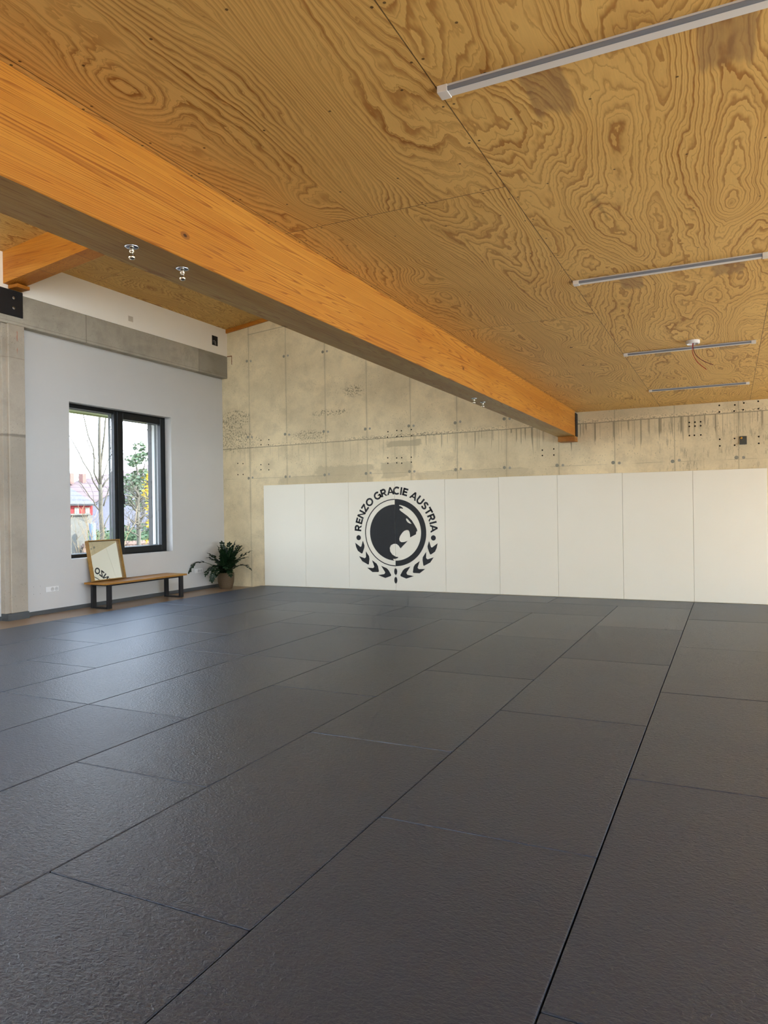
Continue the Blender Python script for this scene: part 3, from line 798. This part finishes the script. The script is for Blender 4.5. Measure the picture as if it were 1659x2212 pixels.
# ------------------------------------------------------------ bench, mirror
t = thing('bench', 'low wooden bench with black steel frame legs standing under the window', 'bench', (-9.10, 9.24, FZ))
b = B(); box(b, (-.245, -.94, .385), (.235, .94, .415), bev=.003, seg=1); obj('seat', b, M_oak, parent=t)
for s_ in (-1, 1):
    b = B(); y0, y1 = s_*.83 - .042, s_*.83 + .042
    for a, c in (((-.175, y0, 0), (-.135, y1, .385)), ((.165, y0, 0), (.205, y1, .385)), ((-.135, y0, 0), (.165, y1, .022)), ((-.135, y0, .363), (.165, y1, .385))):
        box(b, a, c, bev=.002, seg=1)
    obj('leg_frame', b, M_dark, parent=t)
b = B(); box(b, (.13, -.79, .355), (.165, .79, .3845)); box(b, (-.16, -.79, .355), (-.13, .79, .3845)); obj('rail', b, M_dark, parent=t)

MZ = .3895; MXb = -9.225; tilt = R(11.8)
t = thing('mirror', 'square mirror in a deep wooden frame leaning on the bench against the window sill', 'mirror', (MXb, 8.745, MZ))
t.rotation_euler = (0, -tilt, R(1.1))
w2, hh, dp = .347, .668, .07
b = B()
box(b, (-dp, -w2, 0), (0, -w2 + .014, hh)); box(b, (-dp, w2 - .014, 0), (0, w2, hh))
box(b, (-dp, -w2 + .014, 0), (0, w2 - .014, .014)); box(b, (-dp, -w2 + .014, hh - .014), (0, w2 - .014, hh)); box(b, (-dp, -w2 + .014, .014), (-dp + .006, w2 - .014, hh - .014))
obj('mirror_frame', b, M_mframe, parent=t)
b = B(); poly(b, [(-.040, -w2 + .0141, .0141), (-.040, w2 - .0141, .0141), (-.040, w2 - .0141, hh - .0141), (-.040, -w2 + .0141, hh - .0141)]); obj('mirror_glass', b, M_mirror, parent=t)

# ------------------------------------------------------------ potted plant
M_leaf = simple('dark_glossy_leaf', (.007, .021, .006), .42, .35, var=.35, scale=12)
M_stem = simple('plant_stem', (.03, .055, .015), .5, .4)
def potmat():
    M = Mat('woven_pot', rough=.6, spec=.3)
    x, y, z = M.obj()
    import math as _m
    n = M.nt.nodes.new('ShaderNodeMath'); n.operation = 'ARCTAN2'; M.nt.links.new(y.v, n.inputs[0]); M.nt.links.new(x.v, n.inputs[1])
    a = E(M.nt, n.outputs[0])
    w = ((a * 22.0 + z * 260).sin() * .5 + .5) * ((a * 22.0 - z * 260).sin() * .5 + .5)
    M.set('Base Color', M.mix(w, (.06, .04, .02), (.30, .20, .11))); M.bump(w, .5, .004)
    return M.m
PX, PY = -9.05, 11.52
t = thing('potted_plant', 'bushy dark green plant in a woven brown pot standing in the room corner', 'plant', (PX, PY, FZ))
b = B(); lathe(b, [(0, .0), (.118, .0), (.125, .01), (.158, .14), (.166, .26), (.162, .315), (.150, .318), (.148, .28), (0, .275)], n=40); recalc(b); obj('pot', b, potmat(), parent=t, smooth=True, sharp=50)
b = B(); lathe(b, [(0, .288), (.147, .284), (.147, .276)], n=24, smooth=False); obj('soil', b, simple('soil', (.03, .02, .012), .9, .1, var=.4, scale=40), parent=t)
rr = random.Random(11)
def leaf(bm, p, d, up, L, w):
    d = d.normalized(); s_ = d.cross(up)
    if s_.length < 1e-3: s_ = d.cross(Vector((1, 0, 0)))
    s_.normalize(); nrm = s_.cross(d)
    prof = [(0, .0), (.12, .45), (.32, .92), (.55, 1.0), (.78, .72), (.93, .32), (1, 0)]
    A, C, Dd = [], [], []
    for (u, k) in prof:
        m_ = p + d * (L*u) - nrm * (L * .18 * u * u)
        A.append(bm.verts.new(m_ + s_ * w * k + nrm * w * .22 * k)); C.append(bm.verts.new(m_)); Dd.append(bm.verts.new(m_ - s_ * w * k + nrm * w * .22 * k))
    for i in range(len(prof)-1):
        for X_, Y_ in ((A, C), (C, Dd)):
            try:
                f = bm.faces.new((X_[i], X_[i+1], Y_[i+1], Y_[i])); f.smooth = True
            except ValueError: pass
def frond(az, lean, L, droop, lf=.085, start=0.15, sparse=False):
    b = B(); d = Vector((math.cos(az), math.sin(az), 0))
    p = Vector((math.cos(az), math.sin(az), 0)) * .05 + Vector((0, 0, .28)); n = 14; pts = []
    ang = lean
    for i in range(n+1):
        pts.append(p.copy()); ang2 = ang + droop * (i/n) ** 1.6
        p = p + (d * math.sin(ang2) + Vector((0, 0, math.cos(ang2)))) * (L/n)
    pts = [Vector((min(max(q.x, XL - PX + .03), 1.5), min(q.y, YB - PY - .03), max(q.z, .02))) for q in pts]
    tube(b, pts, [.0075*(1 - .7*i/n) for i in range(n+1)], 6, mi=1)
    step = 1 if not sparse else 3
    m = int(L / .044)
    for k in range(int(m*start), m+1):
        if sparse and (k < m*.55): continue
        u = k/m*n; i = min(int(u), n-1); q = pts[i].lerp(pts[i+1], u-i); tg = (pts[i+1]-pts[i])
        if tg.length < 1e-6: continue
        tg.normalize(); sd = tg.cross(Vector((0, 0, 1))) 
        if sd.length < .05: sd = Vector((-d.y, d.x, 0))
        sd.normalize(); up = sd.cross(tg)
        sz = lf * (.75 + .35*math.sin(PI*min(1, k/m))) * rr.uniform(.85, 1.15)
        for s_ in (-1, 1):
            dd = tg*.55 + sd*s_*.85 + up*rr.uniform(.0, .45) + Vector((rr.uniform(-.15,.15), rr.uniform(-.15,.15), rr.uniform(-.2,.1)))
            leaf(b, q, dd, up, sz, sz*.34)
    leaf(b, pts[-1], pts[-1]-pts[-2], Vector((0, 0, 1)), lf*.9, lf*.25)
    for v in b.verts:
        v.co.x = max(v.co.x, XL - PX + .012); v.co.y = min(v.co.y, YB - PY - .012); v.co.z = max(v.co.z, .004)
    obj('frond', b, [M_leaf, M_stem], parent=t)
for (az, lean, L, droop) in ((95, .05, .62, .25), (60, .18, .60, .5), (20, .25, .60, .7), (200, .10, .55, .2), (160, .08, .64, .2), (300, .2, .56, .6), (45, .1, .66, .3), (330, .2, .62, .5),
        (0, .55, .60, 1.0), (-25, .6, .62, 1.1), (25, .5, .66, .75), (-50, .7, .52, 1.4), (-80, .6, .50, 1.7), (250, .4, .52, 1.0), (262, .65, .46, 1.5), (-105, .8, .52, 1.9),
        (10, .75, .58, 1.6), (-35, .9, .50, 1.7), (250, .35, .56, .8), (-65, .35, .52, .8), (120, .3, .5, .6), (-5, .3, .66, .6), (275, .85, .42, 1.8)):
    frond(R(az + rr.uniform(-8, 8)), lean, L * .95, droop)
frond(R(236), .75, .88, 1.9, .09, .5, True)
frond(R(-80), .9, .62, 2.3, .08, .4, True)

# ------------------------------------------------------------ small wall fittings
def socket(y, z, label):
    t = thing('wall_socket', label, 'socket', (XL, y, z), group='triple wall sockets')
    b = B(); box(b, (0.0005, -.116, -.041), (.010, .116, .041), bev=.003); obj('frame', b, M_white, parent=t)
    b = B(); box(b, (.0095, -.108, -.034), (.0125, -.043, .034), bev=.001, seg=1); obj('blank_cover', b, M_white, parent=t)
    for dy in (.0, .073):
        b = B(); lathe(b, [(.031, .0105), (.031, .0115), (.026, .0118), (.0235, .0118), (.0215, .0106), (0, .0106)], (0, dy, 0), 22, axis='x'); recalc(b); obj('outlet', b, simple('outlet_plastic', (.6, .59, .56), .4, .4), parent=t)
        b = B(); disc(b, (.0109, dy - .009, 0), .0035, ax='x', n=8); disc(b, (.0109, dy + .009, 0), .0035, ax='x', n=8); obj('pin_hole', b, M_darkhole, parent=t)
socket(7.76, .325, 'white triple wall socket on the left wall, left of the bench')
socket(11.14, .335, 'white triple wall socket between the bench and the potted plant')
b = B(); box(b, (0.0004, -.062, -.064), (.002, .062, .064), bev=.0008, seg=1)
for a in (-1, 1):
    for c in (-1, 1): disc(b, (.0024, a*.056, c*.056), .004, ax='x', n=8, mi=1)
o = obj('cover_plate', b, [M_lowp, M_darkhole], loc=(XL, 7.49, .335)); tag(o, 'flush white cover plate with four small screws beside the column', 'cover plate')
b = B(); box(b, (.0004, -.055, -.045), (.0016, .055, .045)); o = obj('paper_label', b, simple('beige_paper', (.60, .54, .44), .8, .2), loc=(XU, 9.32, 4.83)); tag(o, 'small beige paper square on the white wall above the concrete band', 'label')
t = thing('junction_box', 'black open junction box with looped cables high on the white wall', 'junction box', (XU, 11.57, 4.92))
b = B(); box(b, (.0005, -.088, -.096), (.004, .088, .096), bev=.001, seg=1); obj('opening', b, M_dark, parent=t)
b = B(); tube(b, [(.010, -.07, -.012), (.016, -.03, .0), (.018, .0, -.025), (.016, .018, -.085)], .005, 6); tube(b, [(.010, -.07, -.04), (.014, -.035, -.032), (.016, -.015, -.055), (.014, -.005, -.09)], .005, 6); obj('cable', b, simple('grey_cable', (.3, .28, .25), .5, .3), parent=t)
t = thing('electrical_box', 'small grey electrical box with orange knob high on the concrete wall', 'electrical box', (.185, YB, 2.425))
b = B(); box(b, (-.048, -.022, -.062), (.048, -.0005, .062), bev=.004); obj('box', b, simple('dark_grey_plastic', (.07, .07, .055), .5, .3), parent=t)
b = B(); lathe(b, [(0, -.0215), (.016, -.0215), (.013, -.034), (0, -.034)], (-.024, 0, .036), 16, axis='y'); recalc(b); obj('knob', b, simple('orange_plastic', (.75, .38, .04), .4, .4), parent=t)

# rusty outline of the ring-beam tie on the back wall
b = B()
for p, q in (((-9.28, 4.665), (-9.165, 4.672)), ((-9.172, 4.67), (-9.160, 4.50))):
    box(b, (p[0], YB - .004, min(p[1], q[1])), (q[0], YB - .0005, max(p[1], q[1]) + .010))
struct('trim_7', b, simple('rust', (.22, .09, .035), .9, .1, var=.3, scale=30))

# ------------------------------------------------------------ what stands outside the window
M_gr = simple('outdoor_ground', (.11, .10, .075), .9, .1, var=.3, scale=2)
bm = B(); box(bm, (-90, -30, -.6), (-9.96, 90, -.32)); struct('ground', bm, M_gr)
bm = B(); box(bm, (XR + .31, -40, -.6), (50, 60, -.10)); box(bm, (-9.96, -45, -.6), (XR + .31, YF - .31, -.10))
struct('bounce_ground', bm, simple('bounce_paving', (.72, .69, .62), .9, .1, var=.06, scale=2))  # unseen pale ground added to bounce light up onto the ceiling
M_bark = simple('grey_brown_bark', (.095, .085, .065), .9, .1, var=.3, scale=14)
M_twig = simple('straw_twig', (.26, .19, .11), .9, .1, var=.2, scale=14)
ro = random.Random(5)
def branch(bm, a, b_, r0, r1, wob=.03, n=6):
    a, b_ = Vector(a), Vector(b_); L = (b_ - a).length; pts = []
    for i in range(n+1):
        q = a.lerp(b_, i/n)
        if 0 < i < n: q += Vector((ro.uniform(-1, 1), ro.uniform(-1, 1), ro.uniform(-1, 1))) * L * wob
        pts.append(q)
    tube(bm, pts, [r0 + (r1-r0)*i/n for i in range(n+1)], 6); return pts
def twigs(bm, pts, n, L, r=.006, up=.5):
    for _ in range(n):
        q = ro.choice(pts[1:]); d = Vector((ro.uniform(-.6, .6), ro.uniform(-1, 1), ro.uniform(-.2, 1) + up)).normalized()
        w_ = branch(bm, q, q + d * L * ro.uniform(.5, 1.2), r, r*.4, .05, 3)
        for _ in range(2):
            q2 = ro.choice(w_[1:]); d2 = (d + Vector((ro.uniform(-.6,.6), ro.uniform(-.8,.8), ro.uniform(-.3,.6)))).normalized()
            branch(bm, q2, q2 + d2 * L * .4, r*.6, r*.3, .04, 2)
TX, TY = -15.0, 13.95
t = thing('bare_tree', 'slim leafless tree with upright forked trunk seen through the left window pane', 'tree', (TX, TY, -.32))
def rel(p): return (p[0] - TX, p[1] - TY, p[2] + .32)
b = B()
branch(b, rel((TX, 13.97, -.32)), rel((TX, 13.90, 2.27)), .068, .052, .006, 8)
branch(b, rel((TX, 13.90, 2.27)), rel((TX, 13.91, 6.5)), .045, .024, .004, 8)
branch(b, rel((TX, 13.92, 2.6)), rel((TX, 14.0, 3.2)), .028, .026, .01, 4)
branch(b, rel((TX, 14.0, 3.2)), rel((TX+.05, 14.32, 5.6)), .026, .014, .01, 6)
obj('trunk', b, M_bark, parent=t)
for p, q, r_ in (((TX, 13.87, 2.28), (TX+.1, 13.2, 4.4), .018), ((TX, 13.86, 2.1), (TX+.1, 12.7, 3.75), .014), ((TX, 13.97, 2.2), (TX, 14.7, 3.1), .018), ((TX, 13.84, 1.6), (TX+.1, 13.1, 2.35), .014),
                 ((TX, 14.0, 1.7), (TX, 14.45, 2.7), .016), ((TX, 13.9, 2.75), (TX, 13.0, 4.2), .009), ((TX, 14.0, 1.1), (TX, 14.7, 2.2), .014), ((TX, 13.95, 2.4), (TX, 14.9, 4.4), .012)):
    b = B(); pts = branch(b, rel(p), rel(q), r_*1.25, r_*.5, .02, 7); twigs(b, pts, 6, .5, .006); obj('branch', b, M_bark, parent=t)
t = thing('shrub', 'tangle of straw coloured bare twigs low in the left window pane', 'shrub', (-13.2, 11.75, -.32))
for k in range(12):
    b = B(); y0 = ro.uniform(-.35, .75); a = ro.uniform(-1.2, 1.0)
    pts = branch(b, (ro.uniform(-.3, .3), y0, 0), (ro.uniform(-.4, .4), y0 + a * .7, ro.uniform(1.2, 2.0)), .012, .004, .04, 6)
    twigs(b, pts, 8, .4, .004); obj('branch', b, M_twig, parent=t)
def crown(bm, c, rad, n, s, k=1.0):
    c = Vector(c)
    for _ in range(n):
        while True:
            v = Vector((ro.uniform(-1, 1), ro.uniform(-1, 1), ro.uniform(-1, 1)))
            if .25 < v.length < 1: break
        p = c + Vector((v.x*rad[0], v.y*rad[1], v.z*rad[2])); a = Vector((ro.uniform(-1,1), ro.uniform(-1,1), ro.uniform(-1,1))).normalized(); u_, w_ = frame(a)
        sz = s * ro.uniform(.6, 1.4)
        bm.faces.new([bm.verts.new(p + u_*sz), bm.verts.new(p + w_*sz*.6), bm.verts.new(p - u_*sz), bm.verts.new(p - w_*sz*.6)])
M_ever = simple('evergreen_leaf', (.085, .115, .065), .8, .1, var=.4, scale=2)
M_yel = simple('yellow_leaf', (.42, .29, .03), .8, .1, var=.3, scale=4)
M_hedge = simple('hedge_leaf', (.055, .085, .045), .8, .1, var=.4, scale=3)
cx_, cy_ = -28.0, 28.4
t = thing('evergreen_tree', 'loose evergreen tree seen through the right window pane', 'tree', (cx_, cy_, -.32))
b = B(); branch(b, (0, 0, 0), (0, .05, 3.6), .07, .045, .02); branch(b, (0, .05, 3.2), (0, -.1, 5.3), .06, .02, .03); branch(b, (0, 0, 3.0), (0, .6, 4.6), .05, .02, .03); obj('trunk', b, M_bark, parent=t)
b = B()
for c_, rd, n_ in (((0, .1, 2.7), (1.0, 1.0, .8), 420), ((0, -.35, 3.5), (.8, .6, .45), 240), ((0, .45, 3.7), (.8, .55, .5), 260), ((0, -.25, 4.6), (.5, .45, .35), 110), ((0, .5, 4.9), (.5, .55, .35), 150), ((0, .15, 5.4), (.3, .4, .25), 60)): crown(b, c_, rd, n_, .10)
obj('crown', b, M_ever, parent=t)
cx_, cy_ = -21.0, 21.35
t = thing('gnarled_tree', 'bushy leafless tree with gnarled trunk in the lower right window pane', 'tree', (cx_, cy_, -.32))
b = B(); branch(b, (0, .1, 0), (0, 0, 2.0), .09, .065, .03); branch(b, (0, 0, 1.9), (0, -.1, 2.9), .08, .05, .05); obj('trunk', b, M_bark, parent=t)
for k in range(26):
    b = B(); h0 = ro.uniform(.9, 2.6); s_ = ro.choice((-1, 1))
    pts = branch(b, (0, 0, h0), (ro.uniform(-.5, .5), s_*ro.uniform(.5, 1.2), h0 + ro.uniform(-.2, 1.0)), .03, .008, .06, 6); twigs(b, pts, 12, .45, .007); obj('branch', b, M_bark, parent=t)
t = thing('hedge', 'low dark green hedge behind the wooden fence outside', 'hedge', (-25.0, 26.0, -.32))
b = B(); crown(b, (0, 0, .65), (.9, 5.2, .68), 2600, .09); obj('foliage', b, M_hedge, parent=t)
b = B(); box(b, (-.5, -4.6, 0), (.4, 4.6, 1.0)); obj('inner_growth', b, M_hedge, parent=t)
t = thing('wooden_fence', 'weathered reddish board fence in front of the hedge outside', 'fence', (-22.0, 22.5, -.32))
b = B()
for k in range(34): box(b, (-.012, -3.0 + k*.18, 0), (.012, -3.0 + k*.18 + .155, .72 + ro.uniform(-.02, .03)))
M_fen = simple('weathered_boards', (.17, .12, .10), .9, .1, var=.25, scale=5)
obj('boards', b, M_fen, parent=t); b = B(); box(b, (.013, -3.1, .58), (.05, 3.2, .65)); obj('rail', b, M_fen, parent=t)
b = B(); tube(b, [(-21.5, 21.93, -.32), (-21.5, 21.93, .93)], .028, 10); o = obj('garden_pole', b, simple('pale_grey_paint', (.22, .235, .235), .6, .3)); tag(o, 'thin pale pole standing in front of the fence outside', 'pole')
t = thing('shrub', 'bright yellow leafed shrub beside the dark blind guide outside', 'shrub', (-13.0, 13.76, -.32))
b = B(); branch(b, (0, 0, 0), (0, 0, 2.2), .02, .008); branch(b, (0, 0, .3), (0, -.15, 2.0), .015, .006); obj('stem', b, M_twig, parent=t)
b = B()
for zc in (.5, .95, 1.5, 1.9, 2.3, 2.6): crown(b, (0, ro.uniform(-.06, .06), zc), (.25, .26, .3), 130, .04)
obj('crown', b, M_yel, parent=t)
# neighbouring houses
HX = -38.0
M_redw = simple('red_wall', (.26, .035, .035), .9, .1); M_grw = simple('grey_wall', (.12, .115, .10), .9, .1); M_lil = simple('pale_lilac_wall', (.105, .105, .13), .9, .1)
def tiles(name, a, b_):
    M = Mat(name, rough=.9, spec=.1); x, y, z = M.pos()
    st = ((z * 3.2).fract()).ss(.75, .95); M.set('Base Color', M.mix(st, a, b_)); return M.m
M_rfg = tiles('grey_roof_tiles', (.095, .09, .09), (.06, .058, .06)); M_rfr = tiles('pink_roof_tiles', (.14, .10, .095), (.09, .065, .06))
M_brick = simple('chimney_brick', (.20, .11, .09), .9, .1); M_pane = simple('dark_glass', (.10, .12, .12), .2, .5); M_trimw = simple('cream_trim', (.26, .23, .17), .8, .1)
t = thing('house', 'red and grey house with grey tiled roof seen through the left pane', 'house', (HX, 31.0, -.32))
b = B(); box(b, (-5, -4, 1.81), (0, 3.55, 2.66)); obj('red_wall', b, M_redw, parent=t)
b = B(); box(b, (-5, -4, 0), (-.02, 3.55, 1.81)); obj('grey_wall', b, M_grw, parent=t)
b = B(); prism(b, [(.25, -4.2, 2.55), (-2.5, -4.2, 3.92), (-5.2, -4.2, 2.55), (-5.2, -4.2, 2.48), (.25, -4.2, 2.48)], (0, 7.72, 0)); obj('roof', b, M_rfg, parent=t)
b = B(); box(b, (.2, -4.2, 2.42), (.3, 3.52, 2.52)); obj('gutter', b, M_dark, parent=t)
for y0 in (2.07, 2.93):
    b = B(); box(b, (-.02, y0, 1.82), (.04, y0 + .34, 2.30)); q = obj('window', b, M_trimw, parent=t)
    b = B(); box(b, (.03, y0 + .10, 1.86), (.05, y0 + .2, 2.24)); obj('pane', b, M_pane, parent=q)
for y0 in (2.25, 3.4):
    b = B(); box(b, (-2.7, y0, 3.6), (-2.3, y0 + .2, 4.12)); box(b, (-2.72, y0 - .02, 4.12), (-2.28, y0 + .22, 4.16)); obj('chimney', b, M_brick, parent=t)
t = thing('house', 'pale lilac house with pink tiled roof behind the bare tree trunk', 'house', (HX - .5, 38.15, -.32))
b = B(); prism(b, [(0, -3.3, 0), (0, 6, 0), (0, 6, 5.0), (0, -1.0, 3.55), (0, -3.3, 2.58)], (-5, 0, 0)); obj('wall', b, M_lil, parent=t)
b = B(); prism(b, [(.3, -3.4, 2.56), (.3, -1.0, 3.58), (.3, 6.2, 5.1), (-3, 6.2, 5.9), (-3, -1.0, 4.35), (-3, -3.4, 3.75)], (0, 0, .06)); obj('roof', b, M_rfr, parent=t)
for y0 in (-2.75, -1.7):
    b = B(); box(b, (-2.9, y0, 4.0), (-2.5, y0 + .3, 4.72)); obj('chimney', b, M_brick, parent=t)
b = B(); box(b, (-22.6, 15.0, -.32), (-22.2, 19.95, 1.47)); box(b, (-22.65, 14.9, 1.47), (-22.1, 20.0, 1.53)); o = obj('garden_wall', b, M_grw); tag(o, 'plain grey garden wall below the red house outside', 'wall')
b = B(); lathe(b, [(0, 0), (.12, 0), (.12, 1.45), (.10, 1.49), (0, 1.5)], (-21.6, 19.62, -.32), 16); recalc(b); o = obj('water_butt', b, simple('pale_blue_plastic', (.11, .15, .20), .6, .3)); tag(o, 'tall pale blue drum standing at the end of the grey garden wall', 'drum')


# ------------------------------------------------------------ light
w = bpy.data.worlds.new('sky'); scn.world = w; w.use_nodes = True
nt = w.node_tree; bg = nt.nodes['Background']
tc = nt.nodes.new('ShaderNodeTexCoord'); sp = nt.nodes.new('ShaderNodeSeparateXYZ'); nt.links.new(tc.outputs['Generated'], sp.inputs[0])
rp = nt.nodes.new('ShaderNodeValToRGB'); nt.links.new(sp.outputs[2], rp.inputs[0])
rp.color_ramp.elements[0].position = 0.0; rp.color_ramp.elements[0].color = (.86, .92, 1.0, 1)
rp.color_ramp.elements[1].position = .6; rp.color_ramp.elements[1].color = (.50, .68, 1.0, 1)
nt.links.new(rp.outputs[0], bg.inputs[0]); bg.inputs[1].default_value = 5.5

def sun(name, d, e, ang, col):
    l = bpy.data.lights.new(name, 'SUN'); l.energy = e; l.angle = R(ang); l.color = col
    o = bpy.data.objects.new(name, l); COL.objects.link(o); o.rotation_euler = Vector(d).to_track_quat('-Z', 'Y').to_euler(); return o
sun('sun', (-.70, -.36, -.55), 8.0, .6, (1, .96, .89))

def portal(name, c, sx, sy, rot):
    l = bpy.data.lights.new(name, 'AREA'); l.shape = 'RECTANGLE'; l.size = sx; l.size_y = sy; l.cycles.is_portal = True
    o = bpy.data.objects.new(name, l); COL.objects.link(o); o.location = c; o.rotation_euler = rot
portal('portal', (XO - .05, (WY0+WY1)/2, (WZ0+WZ1)/2), WZ1-WZ0, WY1-WY0, (0, R(-90), 0))
for along, cst, mid, zc, wd, ht, out in portals:
    if along == 'y': portal('portal', (cst, mid, zc), ht, wd, (0, R(90) * out, 0))
    else: portal('portal', (mid, cst, zc), wd, ht, (R(-90) * -out * -1, 0, 0))
portal('portal', (XO - .05, (LW2_ADD[0]+LW2_ADD[1])/2, (LW2_ADD[2]+LW2_ADD[3])/2), LW2_ADD[3]-LW2_ADD[2], LW2_ADD[1]-LW2_ADD[0], (0, R(-90), 0))
portal('portal', (XO - .05, (LW3_ADD[0]+LW3_ADD[1])/2, (LW3_ADD[2]+LW3_ADD[3])/2), LW3_ADD[3]-LW3_ADD[2], LW3_ADD[1]-LW3_ADD[0], (0, R(-90), 0))

# ------------------------------------------------------------ camera
cd = bpy.data.cameras.new('camera'); cam = bpy.data.objects.new('camera', cd); COL.objects.link(cam)
cd.sensor_fit = 'HORIZONTAL'; cd.sensor_width = 36.0; cd.lens = 36.0 * 1555.156 / 1659.0
cd.clip_start = .05; cd.clip_end = 300
r = Vector((0.90105577, 0.43346692, -0.01431532)); u = Vector((0.01257336, 0.0068853, 0.99989725)); f = Vector((-0.433520946, 0.901143175, -0.000753906))
cam.matrix_world = Matrix(((r.x, u.x, -f.x, 0), (r.y, u.y, -f.y, 0), (r.z, u.z, -f.z, 1.446), (0, 0, 0, 1)))
scn.camera = cam

vs = scn.view_settings
vs.view_transform = 'Standard'; vs.look = 'None'; vs.gamma = 1.0; vs.use_curve_mapping = False; vs.exposure = 0.9
cy = scn.cycles
cy.use_denoising = True
try: cy.denoiser = 'OPENIMAGEDENOISE'
except Exception: pass
cy.max_bounces = 8; cy.diffuse_bounces = 5; cy.glossy_bounces = 5; cy.transparent_max_bounces = 16
cy.sample_clamp_indirect = 8.0; cy.caustics_reflective = False; cy.caustics_refractive = False
cy.use_adaptive_sampling = True; cy.adaptive_threshold = .08; cy.adaptive_min_samples = 14
